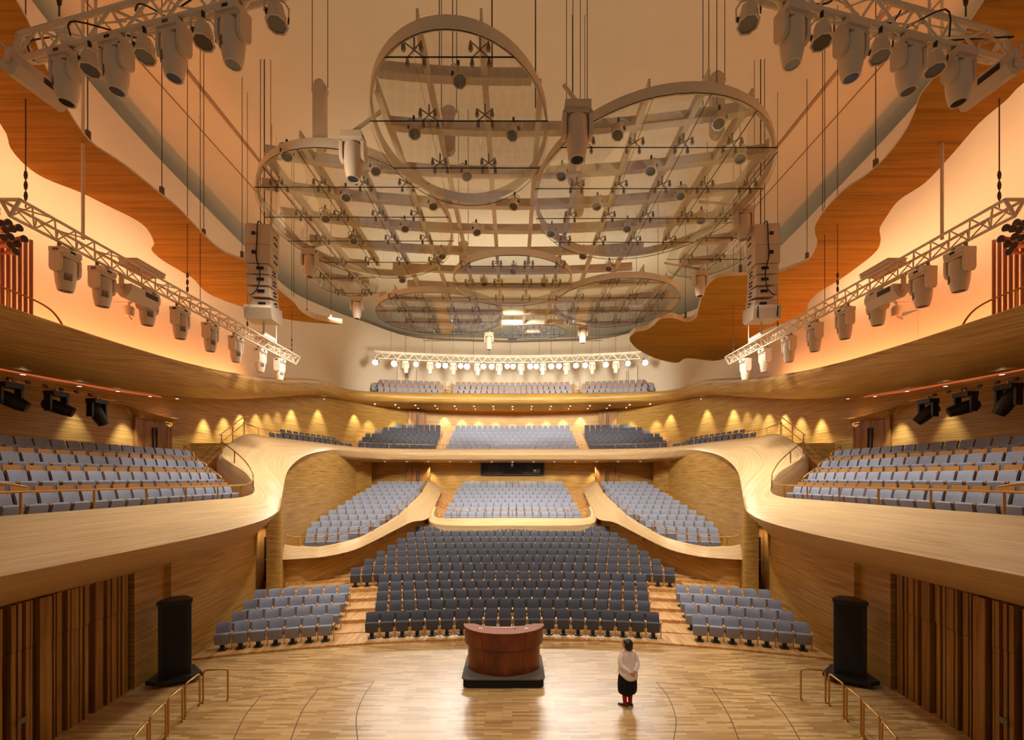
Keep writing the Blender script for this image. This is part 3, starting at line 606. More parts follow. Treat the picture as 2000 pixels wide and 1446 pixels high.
# ================================================================== handrails
def rail(name, label, path, posts, r=.022, drop=.45, top2=None, cat='handrail', group=None, n=6):
    """a brass tube over a path with posts; drop is the post height (number or per-post list)"""
    root = thing(name, label, cat, tuple(path[0]), 0, group); o = Vector(path[0])
    pts = spline(path, n) if n > 1 else [Vector(p) for p in path]
    MB().tube([p-o for p in pts], r).build('rail', 'brass', root, 60)
    if top2:
        q = spline(top2, n) if n > 1 else [Vector(p) for p in top2]
        MB().tube([p-o for p in q], r).build('rail', 'brass', root, 60)
    for i, p in enumerate(posts):
        h = drop[i] if isinstance(drop, (list, tuple)) else drop
        rod('post', Vector(p)-o-V(0, 0, h), Vector(p)-o, r*1.05, 'brass', root)
    return root
for s in (-1, 1):
    m = (lambda p: V(-s*p[0], p[1], p[2])) if s > 0 else (lambda p: V(*p))
    S = SIDE[s]
    Z = 5.2
    path = [m(p) for p in ((-9.86, 3, Z), (-9.86, 9, Z), (-9.84, 13, Z), (-9.83, 16.4, Z), (-9.82, 17.2, 5.27), (-9.98, 17.75, 5.55), (-10.5, 18.2, 6.05), (-11.4, 18.9, 6.55), (-12.35, 19.55, 7.0))]
    posts = [m((-9.85, y, Z)) for y in (5.2, 7.3, 9.23, 10.85, 12.4, 13.9, 15.4, 16.7)]+[m((-10.0, 17.77, 5.57)), m((-11.4, 18.9, 6.55)), m((-12.3, 19.5, 6.98))]
    rail('balcony_rail', 'long brass rail along the front of the balcony '+S, path, posts, .024, [.45]*8+[.55, .48, .5])
    rail('balcony_rail', 'short raised brass rail at the near end of the balcony '+S, [m((-10.05, 3, 5.42)), m((-10.0, 8.2, 5.42)), m((-9.86, 9.35, 5.30))], [m((-10.0, 8.2, 5.42))], .024, .9, n=5)
    p1 = [m(p) for p in ((-12.45, 19.6, 6.93), (-12.75, 21, 7.5), (-13.0, 22.3, 8.05), (-13.05, 22.8, 8.12))]
    p2 = [p+V(0, 0, .35) for p in p1]
    rail('stair_rail', 'double brass stair rail above the parapet fold '+S, p1, [m((-12.5, 19.8, 7.35)), m((-12.75, 21, 7.85)), m((-13.0, 22.35, 8.42))], .022, [.85, .8, .85], p2)
    path = [m(p) for p in ((-13.05, 22.6, 8.08), (-12.95, 24.5, 7.98), (-12.1, 28, 7.98), (-11.45, 31.5, 7.98), (-10.7, 33.4, 7.98), (-9.3, 34.7, 8.0), (-6.6, 35.7, 8.0))]
    rail('tier_rail', 'thin brass rail along the flank of the second tier '+S, path, [m(p) for p in ((-12.9, 24.6, 7.98), (-12.5, 26.4, 7.98), (-12.1, 28, 7.98), (-11.75, 29.8, 7.98), (-11.45, 31.5, 7.98), (-10.7, 33.4, 7.98), (-9.3, 34.7, 8.0), (-7.9, 35.3, 8.0))], .018, .4)
    # hoop rails beside the balcony steps and the flank steps
    for i, (x, y, z, h, w0) in enumerate(((-11.2, 17.75, 4.6, 1.0, .5), (-12.3, 18.55, 5.1, 1.0, .5), (-13.4, 19.4, 5.6, 1.0, .5), (-14.0, 25.4, 7.15, 1.15, .9), (-12.6, 34.4, 7.15, 1.0, .8))):
        a, b = m((x, y, z)), m((x-w0, y+.1, z+.2)); a1, b1 = a+V(0, 0, h-.15), b+V(0, 0, h)
        t = thing('hoop_rail', 'brass hoop rail, %s from the hall, beside the upper steps %s' % (ORD[i], S), 'handrail', tuple(a), 0, 'hoop rails beside the upper steps')
        MB().tube([V(0, 0, 0), a1-a-V(0, 0, .05), a1-a+V(-s*-.03, 0, .05), b1-a+V(0, 0, .02), b1-a+V(0, 0, -.06), b-a], .022, 8).build('rail', 'brass', t, 60)
    # wing stalls
    pts = [Vector(a)+V(-.05, .12, .42) for a, b in WB]; pts[0] += V(.08, .5, .1)
    pts = [m(p) for p in pts]; mid = spline(pts, 3)
    rail('wing_rail', 'curving brass rail on the parapet of the wing stalls '+S, pts, [mid[i] for i in (0, 5, 9, 12, 14, 16, 18, 20, 22, 24, 27)], .02, .42)
    p1 = [m(p) for p in ((-4.6, 29.2, 4.0), (-4.55, 28.5, 3.75), (-4.0, 28.2, 3.55), (-3.4, 28.15, 3.5))]
    rail('centre_rail', 'double brass rail at the corner of the raised centre block '+S, p1, [m((-4.6, 29.2, 4.0)), m((-3.4, 28.15, 3.5))], .016, .45, [p+V(0, 0, .2) for p in p1])
    # top balcony rail near the organ
    path = [m(p) for p in ((-11.6, 6, 9.72), (-11.5, 9.0, 9.72), (-11.4, 10.5, 9.74), (-11.35, 11.3, 9.62), (-11.4, 11.75, 9.25))]
    rail('top_balcony_rail', 'bowed brass rail before the organ pipes on the top balcony, '+S, path, [m((-11.5, 9.25, 9.73)), m((-11.41, 10.45, 9.73)), m((-11.6, 7.5, 9.72))], .022, .5)
    # top balcony end rail loops and aisle posts
    t = thing('end_rail', 'brown looped rail at the end of the top balcony seats '+S, 'handrail', m((-11.6, 39.5, 12.4)))
    MB().tube([V(0, 0, 0), V(-s*-.1, .1, .9), V(-s*.15, .5, 1.5), V(-s*.3, 1, .9), V(-s*.9, .6, .3), V(-s*1.5, -.3, .1)], .025, 6).build('rail', 'cable', t, 60)
    for j, yo in enumerate((40.35, 41.4)):
        for q, xx in enumerate((5.5, 6.05)):
            t = thing('aisle_post', 'thin brass post, %s from aisle centre, %s row, top balcony, %s' % (ORD[1-q], ORD[j], S), 'handrail', (s*xx, yo, 12.3+.55*j), 0, 'aisle posts of the top balcony')
            rod('post', (0, 0, 0), (0, 0, 1.25), .03, 'brass', t); rod('crossbar', (0, 0, .75), (s*(.5 if q == 0 else -.5), 0, .75), .02, 'brass', t)
rail('tier_rail', 'thin brass rail along the front of the second tier centre', [V(-6.6, 35.7, 8.0), V(0, 36.1, 8.02), V(6.6, 35.7, 8.0)], [V(x, 36.1-.009*x*x, 8.01) for x in (-5.4, -3.6, -1.8, 0, 1.8, 3.6, 5.4)], .016, .36)
rail('centre_rail', 'thin brass rail along the front of the raised centre block', [V(-3.4, 28.15, 3.48), V(0, 28.25, 3.48), V(3.4, 28.15, 3.48)], [V(x, 28.2, 3.48) for x in (-3.2, -1.6, 0, 1.6, 3.2)], .014, .45)
# stage hoops
HP = [((-7.53, 11.22), (-7.01, 11.35)), ((-7.45, 10.49), (-7.52, 11.08)), ((-7.32, 9.80), (-7.42, 10.36)), ((-7.12, 9.05), (-7.28, 9.68)), ((-6.85, 8.32), (-7.06, 8.92))]
for s in (-1, 1):
    for i, (a, b) in enumerate(HP):
        a = V(a[0], a[1], 0); b = V(b[0], b[1], 0); h = .78
        if s > 0: a, b = V(-a.x+.09, a.y, 0), V(-b.x+.09, b.y, 0)
        t = thing('hoop_rail', 'brass hoop rail on the stage floor, %s from the speaker column %s' % (ORD[i], SIDE[s]), 'handrail', tuple(a), 0, 'brass hoops on the stage')
        d = (b-a).normalized()*.07; c = b-a
        MB().tube([V(0, 0, 0), V(0, 0, h-.08), d*.3+V(0, 0, h-.025), d+V(0, 0, h), c-d+V(0, 0, h), c-d*.3+V(0, 0, h-.025), c+V(0, 0, h-.08), c], .022, 10).build('rail', 'brass', t, 60)
        for q in (V(0, 0, 0), c): MB().lathe([(.05, 0), (.05, .012), (.025, .02)], 12, Matrix.Translation(q)).build('foot_plate', 'brass', t)
# ================================================================== speaker columns on the stage
for s in (-1, 1):
    x, y = -9.12*(-s), 12.5; a = -s*.62 if s < 0 else -s*.62
    t = thing('speaker_column', 'tall black loudspeaker column on a splayed base '+SIDE[s], 'speaker', (x, y, 0), s*-.5, 'speaker columns')
    MB().prism([(-.62, -.3), (-.4, -.5), (.4, -.5), (.62, -.3), (.35, .45), (-.35, .45)], .10, .2).build('base', 'black', t)
    MB().prism([(-.36, -.26), (.36, -.26), (.36, -.12), (.16, .3), (-.16, .3), (-.36, -.12)], .2, 2.12).build('cabinet', 'black', t)
    MB().prism([(-.39, -.29), (.39, -.29), (.39, -.12), (.17, .33), (-.17, .33), (-.39, -.12)], 2.12, 2.2).build('top_cap', 'black', t)
    MB().box((0, -.265, 1.17), (.52, .02, 1.75)).build('front_grille', 'black_cloth', t)
    for cx, cy in ((-.4, -.3), (.4, -.3), (.25, .3), (-.25, .3)):
        MB().lathe([(.05, -.02), (.05, .02)], 12, Matrix.Translation((cx, cy, .05)) @ Matrix.Rotation(PI/2, 4, 'X')).build('caster', 'steel', t); rod('caster_stem', (cx, cy, .05), (cx, cy, .11), .012, 'steel', t)
# ================================================================== lectern on its plinth
lx, ly = -.24, 12.0
t = thing('lectern', 'curved cherry wood lectern with a broad crescent top', 'lectern', (lx, 12.86, .25), 0)
def cres(a, b, ai, bi, n=24):
    out = [(a*math.cos(PI+PI*i/n), b*math.sin(PI+PI*i/n)) for i in range(n+1)]
    inn = [(ai*math.cos(2*PI-PI*i/n), bi*math.sin(2*PI-PI*i/n)) for i in range(n+1)]
    return out+inn
def vcres(a, b, ai, bi, z0, z1, th0, th1, n=10):
    """one curved front panel between two angles"""
    out = [(a*math.cos(th0+(th1-th0)*i/n), b*math.sin(th0+(th1-th0)*i/n)) for i in range(n+1)]
    inn = [((a-ai)*math.cos(th1+(th0-th1)*i/n), (b-ai)*math.sin(th1+(th0-th1)*i/n)) for i in range(n+1)]
    return MB().prism(out+inn, z0, z1)
CUT = [PI+.02, PI+1.02, 2*PI-1.02, 2*PI-.02]
for i in range(3):
    g = .006
    vcres(1.0, .74, .05, 0, .0, .72, CUT[i]+g, CUT[i+1]-g, 14).build('lower_panel', 'cherry', t, 30)
    vcres(1.09, .84, .05, 0, .70, 1.12, CUT[i]+g, CUT[i+1]-g, 14).build('upper_panel', 'cherry', t, 30)
MB().prism(cres(.97, .71, .62, .10), .02, .70).build('body', 'cherry', t, 30)
MB().prism(cres(1.07, .82, .70, .20), .70, 1.13).build('body', 'cherry', t, 30)
MB().prism(cres(1.12, .87, .80, .26), 1.13, 1.16).build('top', 'cherry_top', t, 30)
MB().box((.0, -.40, 1.168), (.62, .03, .012)).build('lamp_rail', 'white_paint', t)
o = MB().box((.30, -.40, 1.18), (.06, .05, .03)).build('lamp_head', 'white_paint', t)
for x in (-.62, .62): MB().box((x, -.42, 1.162), (.11, .05, .006)).build('inlay_plate', 'white_paint', t)
def rrect(w0, d0, r, n=6):
    out = []
    for cx, cy, a0 in ((w0/2-r, d0/2-r, 0), (-w0/2+r, d0/2-r, PI/2), (-w0/2+r, -d0/2+r, PI), (w0/2-r, -d0/2+r, 1.5*PI)):
        out += [(cx+r*math.cos(a0+PI/2*i/n), cy+r*math.sin(a0+PI/2*i/n)) for i in range(n+1)]
    return out
t = thing('lectern_plinth', 'low black carpeted plinth under the lectern', 'platform', (lx, 12.83, 0))
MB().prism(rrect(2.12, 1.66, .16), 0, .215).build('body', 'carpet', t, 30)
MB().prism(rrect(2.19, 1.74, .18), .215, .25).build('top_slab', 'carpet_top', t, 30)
# ================================================================== organ pipes at both edges
for s in (-1, 1):
    t = thing('pipe_organ', 'copper organ pipes with dark flared trumpets '+SIDE[s], 'organ', (s*13.0, 11.9, 8.9))
    for i in range(12):
        x = -s*(.05-.0*i); h = 2.9-.05*i+(.35 if i > 6 else 0)
        rod('pipe', (s*(.02*i-.2), -.05*0+.35-.12*i, 0), (s*(.02*i-.2), .35-.12*i, h), .042, 'copper', t, 10)
    for i in range(16):
        zz = 2.25+.16*(i % 5)+.05*(i//5); yy_ = -.35-.16*(i//3)-.06*(i % 2)
        ln = .55+.11*(i % 4); x0 = -s*-.1
        MB().tube([V(s*.1, yy_, zz-.1), V(-s*ln*.6, yy_, zz-.02), V(-s*ln, yy_, zz)], [.025, .04, .085], 10).build('trumpet', 'copper', t, 40)
        MB().lathe([(.088, -.01), (.088, .012)], 12, Matrix.Translation((-s*ln, yy_, zz)) @ Matrix.Rotation(PI/2, 4, 'Y')).build('trumpet_mouth', 'pipe_mouth', t)
# camera on the far wall of each top balcony, projector by the booth, exit sign
for s in (-1, 1):
    p = P(252 if s < 0 else 1751, 606, 15.6); p.x = s*12.2*15.6/15.6*1.0 if False else p.x
    t = thing('security_camera', 'small white ceiling camera hanging on the orange wall '+SIDE[s], 'camera', tuple(p))
    MB().box((s*.25, .05, .28), (.6, .05, .06)).build('bracket', 'white_paint', t); rod('stem', (0, 0, .1), (0, 0, .28), .04, 'white_paint', t)
    MB().lathe([(.13, -.2), (.15, -.1), (.15, .08), (.11, .13)], 16).build('housing', 'white_paint', t, 40)
    MB().tube([V(0, 0, -.2), V(.08, -.05, -.28), V(.15, -.08, -.33)], .03, 8).build('lens_tube', 'white_paint', t, 40)
t = thing('projector', 'small black projector hanging in front of the control booth', 'projector', (-.03, 36.9, 6.2))
MB().box((0, 0, .06), (.46, .4, .22)).build('body', 'black', t); MB().lathe([(.09, 0), (.09, .12)], 12, Matrix.Translation((.08, -.2, .06)) @ Matrix.Rotation(PI/2, 4, 'X')).build('lens', 'lens', t)
rod('bracket', (0, 0, .15), (0, 0, .5), .04, 'white_paint', t); MB().box((0, -.05, .24), (.2, .2, .1)).build('mount_plate', 'white_paint', t)
t = thing('exit_sign', 'tiny glowing green exit light above the far cream door', 'sign', (9.6, 42.4, 16.0)); MB().box((0, 0, 0), (.26, .06, .14)).build('sign_body', 'green', t)
# ================================================================== downlights
MB_ring = MB().lathe([(.075, 0), (.09, -.006), (.09, .012), (.075, .012)], 14, None, False).mesh('trim_ring', 'white_paint')
MB_disc = MB().lathe([(.074, .006), (.074, .010)], 14).mesh('lit_disc', 'downlit')
def downlight(p, label, group, k=1.0):
    t = thing('downlight', label, 'downlight', p, 0, group); t.scale = (k, k, 1); put('trim_ring', MB_ring, t); put('lit_disc', MB_disc, t)
for r in range(2):
    for i in range(15):
        ph = (i-7)*.0315*(1 if r else 1.02); R = (52.6, 54.2)[r]; p = arc(R, ph)
        downlight((p.x, p.y, 11.68), 'small lit downlight in the top balcony soffit, %s row, %s from the woman\'s end' % (('outer', 'inner')[r], ORD[14-i]), 'downlights of the top balcony soffit')
for i in range(13):
    p = arc(48.4, (i-6)*.034); downlight((p.x, p.y, 6.62), 'small lit downlight under the second tier, %s from the woman\'s end' % ORD[12-i], 'downlights under the second tier')
for s in (-1, 1):
    for i, (px, Y) in enumerate(((45, 13.6), (155, 15.6), (230, 17.2), (293, 19.2), (346, 20.3), (610, 33.0), (633, 34.6))):
        x = (px-CX)*Y/F; z = 8.52+max(0, (Y-15)*.08) if Y < 25 else 11.36
        downlight((-s*x, Y, z), 'small lit downlight in the side soffit, %s from the stage, %s' % (ORD[i], SIDE[s]), 'downlights of the side soffits', .9)
# lamps that graze the veneered walls
def wpt(px, path=W2):
    kx = (px-CX)/F
    for (x0, y0), (x1, y1) in zip(path[:-1], path[1:]):
        for k_ in range(40):
            a, b = (x0+(x1-x0)*k_/40, y0+(y1-y0)*k_/40), (x0+(x1-x0)*(k_+1)/40, y0+(y1-y0)*(k_+1)/40)
            if (a[0]-kx*a[1])*(b[0]-kx*b[1]) <= 0: 
                d = Vector((x1-x0, y1-y0)).normalized(); return a[0], a[1], Vector((d.y, -d.x))
for s in (-1, 1):
    for px, e in ((150, 40), (245, 90), (318, 80), (402, 130), (441, 110), (472, 130), (504, 110), (528, 60), (546, 50), (574, 150), (598, 150), (625, 150), (695, 110), (725, 110), (770, 60), (800, 40)):
        x, y, nn = wpt(px); nn = -nn if (nn.x < 0 and x < -8) else nn
        n2 = Vector((nn.x, nn.y)); x2, y2 = x+n2.x*.55, y+n2.y*.55
        zt = 8.55 if y < 19 else (8.9+(y-19)*.1 if y < 24 else (9.4+(y-24)*.22 if y < 33 else 11.5))
        light('SPOT', (-s*x2, y2, zt-.1), e*4.6, (1, .97, .86), (-s*(x2-n2.x*.5), y2-n2.y*.5, zt-3), spot_size=1.0, spot_blend=.8, shadow_soft_size=.05)
for i in range(9):
    x = (i-4)*1.58; light('SPOT', (x, 43.5-.01*x*x, 11.6), 380, (1, .97, .86), (x, 43.9-.01*x*x, 8), spot_size=1.2, spot_blend=.6, shadow_soft_size=.05)
for x, e in ((-6.6, 130), (6.6, 130), (-4.9, 40), (4.9, 40), (-3.2, 40), (3.2, 40), (-1.2, 40), (1.2, 40)):
    light('SPOT', (x, 36.95, 6.5), e*2.2, (1, .82, .56), (x, 37.05, 3.5), spot_size=1.3, spot_blend=.7, shadow_soft_size=.05)
for s in (-1, 1): light('SPOT', (s*10.55, 20.2, 3.55), 80, (1, .82, .6), (s*10.9, 20.4, 0), spot_size=1.9, spot_blend=.8, shadow_soft_size=.08)
for s in (-1, 1):
    t = thing('light_strip', 'glowing orange light strip in the gap between soffit and balcony wall '+SIDE[s], 'light', (s*15.42, 8, 8.70))
    MB().tube([V(0, 0, 0), V(0, 6, .05), V(0, 10, .16), V(-s*.0, 12.2, .32)], .03, 6).build('led_tube', 'led', t)
# ================================================================== hung oak reflectors (flat wavy panels)
HR = 8.0
def gp(pts, h=HR):
    """photograph outline of a level thing h metres above the eye -> its plan"""
    return [((px-CX)*h/(CY-py), F*h/(CY-py)) for px, py in pts]
def reflector(name, label, inner, outer, z=H+HR):
    a = spline([V(x, y, z) for x, y in gp(inner)], 4); b = spline([V(x, y, z) for x, y in gp(outer)], 4)
    def resamp(c, n):
        L = [0]
        for p, q in zip(c[:-1], c[1:]): L.append(L[-1]+(q-p).length)
        out = []; j = 0
        for i in range(n):
            d = L[-1]*i/(n-1)
            while j < len(c)-2 and L[j+1] < d: j += 1
            out.append(c[j].lerp(c[j+1], (d-L[j])/max(1e-6, L[j+1]-L[j])))
        return out
    t = thing(name, label, 'ceiling panel', (0, 0, 0), 0)
    o = a+list(reversed(b)); n = len(o)
    mb = MB(); mb.v = [tuple(p) for p in o]; mb.f = [tuple(range(n))]; mb.mi = [0]
    me = mb.mesh(name+'_face', 'oak_reflector'); bm = bmesh.new(); bm.from_mesh(me); bmesh.ops.triangulate(bm, faces=bm.faces); bm.to_mesh(me); bm.free(); put('veneer_face', me, t)
    ed = MB(); ed.v = [tuple(p) for p in o]+[(p.x, p.y, p.z+.05+.22*max(0, min(1, (p.y-16)/6))) for p in o]; ed.f = [(i, (i+1) % n, n+(i+1) % n, n+i) for i in range(n)]+[tuple(range(n, 2*n))]; ed.mi = [0]*len(ed.f)
    me = ed.mesh(name+'_edge', 'white_paint'); bm = bmesh.new(); bm.from_mesh(me); bmesh.ops.triangulate(bm, faces=[f for f in bm.faces if len(f.verts) > 4]); bm.to_mesh(me); bm.free(); put('edge_band', me, t)
    return t, a, b
LI = [(-900, -1500), (-260, -420), (31, 0), (80, 110), (121, 196), (175, 276), (245, 325), (315, 381), (350, 409), (402, 463), (441, 495), (486, 514), (520, 542), (549, 570), (574, 591), (588, 608), (609, 621), (640, 629), (668, 633.5)]
LO = [(-1900, -1500), (-560, -260), (-150, 60), (0, 241), (21, 290), (52, 325), (91, 350), (157, 376), (210, 402), (266, 430), (290, 451), (301, 476), (296, 488), (315, 507), (350, 528), (378, 545), (402, 570), (437, 587), (490, 605), (546, 621), (595, 629), (668, 634.5)]
RI = [(2900, -1500), (2240, -420), (1923, 0), (1870, 90), (1814, 165), (1797, 189), (1783, 227), (1765, 262), (1730, 308), (1692, 343), (1650, 371), (1615, 406), (1594, 437), (1592, 455), (1596, 476), (1580, 507), (1545, 523), (1517, 533), (1457, 538), (1415, 540), (1394, 547), (1377, 566), (1366, 598), (1359, 621), (1342, 629.5), (1315, 622), (1290, 624), (1276, 636), (1262, 645), (1241, 649), (1230, 659)]
RO = [(3900, -1500), (2580, -260), (2150, 40), (2000, 161), (1965, 196), (1912, 241), (1860, 301), (1807, 357), (1755, 392), (1730, 426), (1718, 447), (1720, 468), (1713, 489), (1685, 514), (1636, 549), (1601, 570), (1580, 591), (1566, 619), (1496, 643), (1468, 664), (1447, 682), (1419, 699), (1391, 705), (1342, 700), (1321, 709), (1280, 700), (1245, 682), (1230, 666)]
rl, rla, rlb = reflector('wood_reflector', 'long wavy oak ceiling reflector with a narrow pointed far end', LI, LO)
rr_, rra, rrb = reflector('wood_reflector', 'long wavy oak ceiling reflector with a broad rounded far end', RI, RO)
# hangers of the reflectors, each one hung from the ceiling
def hanger(x, y, z0, z1, label, r=.014, mat='cable', group='hanging wires', chain=True):
    r = r*.6
    t = thing('hanging_wire', label, 'wire', (x, y, z0), 0, group)
    rod('wire', (0, 0, 0), (0, 0, z1-z0), r, mat, t, 6)
    if chain:
        for i in range(3): MB().tube([V(.03*math.cos(a), 0, .25+.22*i+.09*math.sin(a)) for a in [q*PI/3 for q in range(6)]], .014, 6, True).build('chain_link', mat, t, 60)
    return t
for s, rt, a in ((-1, rl, rla), (1, rr_, rra)):
    for i, f in enumerate((.30, .42, .52, .62, .72, .82, .90, .985)):
        p = a[int(f*(len(a)-1))]; q = Vector((-(-s)*.0, 0, 0))
        rod('hanger', (p.x+s*.25, p.y, p.z+.1), (p.x+s*.25, p.y, 20.45), .013, 'cable', rt, 6)
        MB().box((p.x+s*.25, p.y, p.z+.28), (.09, .09, .3)).build('hanger_clip', 'cable', rt)
# ================================================================== orange cove lighting: strips lying on the reflector tops and behind the top balcony parapet
def strip(p0, p1, aim, energy, color, wd=.25):
    p0, p1 = Vector(p0), Vector(p1); c = (p0+p1)/2; d = (p1-p0)
    l = bpy.data.lights.new('cove_light', 'AREA'); l.shape = 'RECTANGLE'; l.size = d.length; l.size_y = wd; l.energy = energy; l.color = color
    o = bpy.data.objects.new('cove_light', l); COL.objects.link(o)
    zx = -(Vector(aim)-c).normalized(); xx = d.normalized(); yx = zx.cross(xx).normalized(); zx = xx.cross(yx)
    o.matrix_world = Matrix.Translation(c) @ Matrix((xx, yx, zx)).transposed().to_4x4()
OR1, OR2 = (1, .34, .12), (1, .58, .31)
for s in (-1, 1):
    q = [(-13.7, 5.5, 9.15), (-13.8, 10, 9.2), (-13.9, 14.2, 9.25), (-14.0, 18, 9.5), (-14.3, 22, 10.0), (-14.5, 26, 10.75)]
    for i, (a, b) in enumerate(zip(q[:-1], q[1:])):
        a, b = V(-s*a[0], a[1], a[2]), V(-s*b[0], b[1], b[2]); c = (a+b)/2
        strip(a, b, c+V(s*.8, 0, 1.6), 125*(1 if i < 4 else .8)*((b-a).length/4), OR1)
for s, b in ((-1, rlb), (1, rrb)):
    pts = [p for p in b if 5 < p.y < 26]
    for k_ in range(0, len(pts)-9, 9):
        a, c = pts[k_], pts[k_+9]; d = c-a
        if d.length < .8: continue
        a2, c2 = V(a.x-s*.35, a.y, a.z+.32), V(c.x-s*.35, c.y, c.z+.32); m_ = (a2+c2)/2
        strip(a2, c2, m_+V(s*1.6, .5, -.25), 44*d.length/2, OR2)
# ================================================================== moving-head lamps, par cans, trusses
def make_head(name='moving_head', body='white_paint'):
    t = thing(name, 'x', 'stage lamp')
    MB().box((0, 0, -.10), (.36, .46, .13)).build('base', body, t)
    o = MB().box((0, .05, -.015), (.2, .2, .05)).build('cable_tray', 'blackcable', t)
    MB().box((-.02, -.235, -.1), (.12, .01, .05)).build('display', 'lens', t); MB().box((.185, 0, -.1), (.01, .12, .05)).build('display', 'lens', t)
    rod('clamp', (0, -.15, -.04), (0, -.15, .07), .04, 'steel', t); rod('clamp', (0, .15, -.04), (0, .15, .07), .04, 'steel', t)
    y = MB(); y.box((0, 0, -.20), (.27, .5, .07)); y.build('yoke', body, t)
    for sg in (-1, 1):
        pr = [(-.135, -.20), (.135, -.20), (.135, -.52), (.10, -.60), (.03, -.63), (-.03, -.63), (-.10, -.60), (-.135, -.52)]
        T = Matrix.Translation((0, sg*.235, 0)) @ Matrix(((1, 0, 0, 0), (0, 0, 1, 0), (0, 1, 0, 0), (0, 0, 0, 1)))
        MB().prism(pr, -.035, .035, T).build('yoke_arm', body, t, 30)
    h = MB().lathe([(.14, -.25), (.195, -.28), (.205, -.36), (.205, -.62), (.19, -.80), (.155, -.97), (.145, -1.0), (.122, -1.0), (.117, -.985)], 20, None, True, .95).build('head', body, t, 40)
    MB().lathe([(.115, -.988), (.115, -.98)], 18).build('lens', 'lens', h)
    for i in range(5): MB().box((.197*math.cos(-.9+.16*i), .188*math.sin(-.9+.16*i), -.70), (.02, .016, .17)).build('vent_slot', 'steel' if body == 'black' else 'beige_box', h)
    return t
def make_par(body='white_paint', lens='lens_grey'):
    t = thing('par_can', 'x', 'stage lamp')
    rod('clamp', (0, 0, -.06), (0, 0, .05), .03, 'black', t)
    MB().tube([V(-.17, 0, -.30), V(-.17, 0, -.12), V(-.1, 0, -.06), V(.1, 0, -.06), V(.17, 0, -.12), V(.17, 0, -.30)], .014, 6).build('yoke', body, t, 60)
    T = Matrix.Translation((0, 0, -.28)) @ Matrix.Rotation(-.42, 4, 'X')
    c = MB().lathe([(.05, .17), (.11, .15), (.135, .05), (.14, -.12), (.165, -.13), (.165, -.17), (.14, -.17), (.135, -.14)], 8, T).build('can', body, t, 20)
    MB().lathe([(.134, -.150), (.134, -.140)], 16, T).build('lens', lens, c)
    for sg in (-1, 1): MB().lathe([(.045, 0), (.045, .02)], 10, Matrix.Translation((sg*.155, 0, -.28)) @ Matrix.Rotation(PI/2, 4, 'Y')).build('pivot_knob', 'black', t)
    return t
proto_h = make_head(); proto_p = make_par(); used = {}
def place(proto, loc, rz, label, group, scale=1.0, rot=None):
    t = proto if proto.name not in used else dup(proto, loc)
    used[proto.name] = 1
    t.location = loc; t.rotation_euler = rot or (0, 0, rz); t.scale = (scale,)*3; t['label'] = label; t['group'] = group
    return t
def truss(label, p0, p1, up=.36, wd=.34, bays=24, flip=1, r=.032, mat='white_steel', tip=None):
    """box-less triangular truss: a lamp-carrying lower chord with two upper chords, zig-zag braces"""
    p0, p1 = Vector(p0), Vector(p1); t = thing('lighting_truss', label, 'truss', tuple(p0)); d = p1-p0; u = V(0, 0, up); sd = V(-d.y, d.x, 0).normalized()*wd/2
    A_, B_, C_ = V(0, 0, 0), u+sd, u-sd
    if tip: A_, B_, C_ = V(0, 0, 0), u+V(0, .1, 0), V(0, .36, .3)
    for q in (A_, B_, C_): rod('chord', q, q+d, r, mat, t, 10)
    for i in range(bays):
        a, b, m_ = d*(i/bays), d*((i+1)/bays), d*((i+.5)/bays)
        for q in (B_, C_): rod('brace', A_+a, q+m_, r*.5, mat, t, 6); rod('brace', q+m_, A_+b, r*.5, mat, t, 6)
        if i % 2 == 0: rod('brace', B_+m_, C_+m_+d/bays*.9, r*.5, mat, t, 6)
    for e in (0, 1):
        q0, q1, q2 = A_+d*e, B_+d*e, C_+d*e
        for a, b in ((q0, q1), (q0, q2), (q1, q2)): rod('end_frame', a, b, r*1.1, mat, t, 6)
    return t
def boxspeaker(loc, rz, label, scale=1):
    t = thing('truss_speaker', label, 'speaker', loc, rz)
    MB().extrude_x([(-.24, .14), (.20, .14), (.24, .02), (.05, -.2), (-.10, -.22), (-.24, -.02)], -.5, .5).build('cabinet', 'white_paint', t)
    for sg in (-1, 1):
        MB().box((sg*.53, 0, .18), (.03, .12, .32)).build('bracket', 'white_paint', t); MB().lathe([(.08, 0), (.08, .02)], 14, Matrix.Translation((sg*.51, 0, 0)) @ Matrix.Rotation(PI/2, 4, 'Y')).build('pivot_plate', 'white_paint', t)
    MB().box((.18, -.245, .05), (.42, .015, .13)).build('connector_panel', 'black', t); rod('hanging_bar', (-.62, 0, .33), (.62, 0, .33), .03, 'white_paint', t)
    t.scale = (scale,)*3
    return t
GH = 'moving-head lamps'
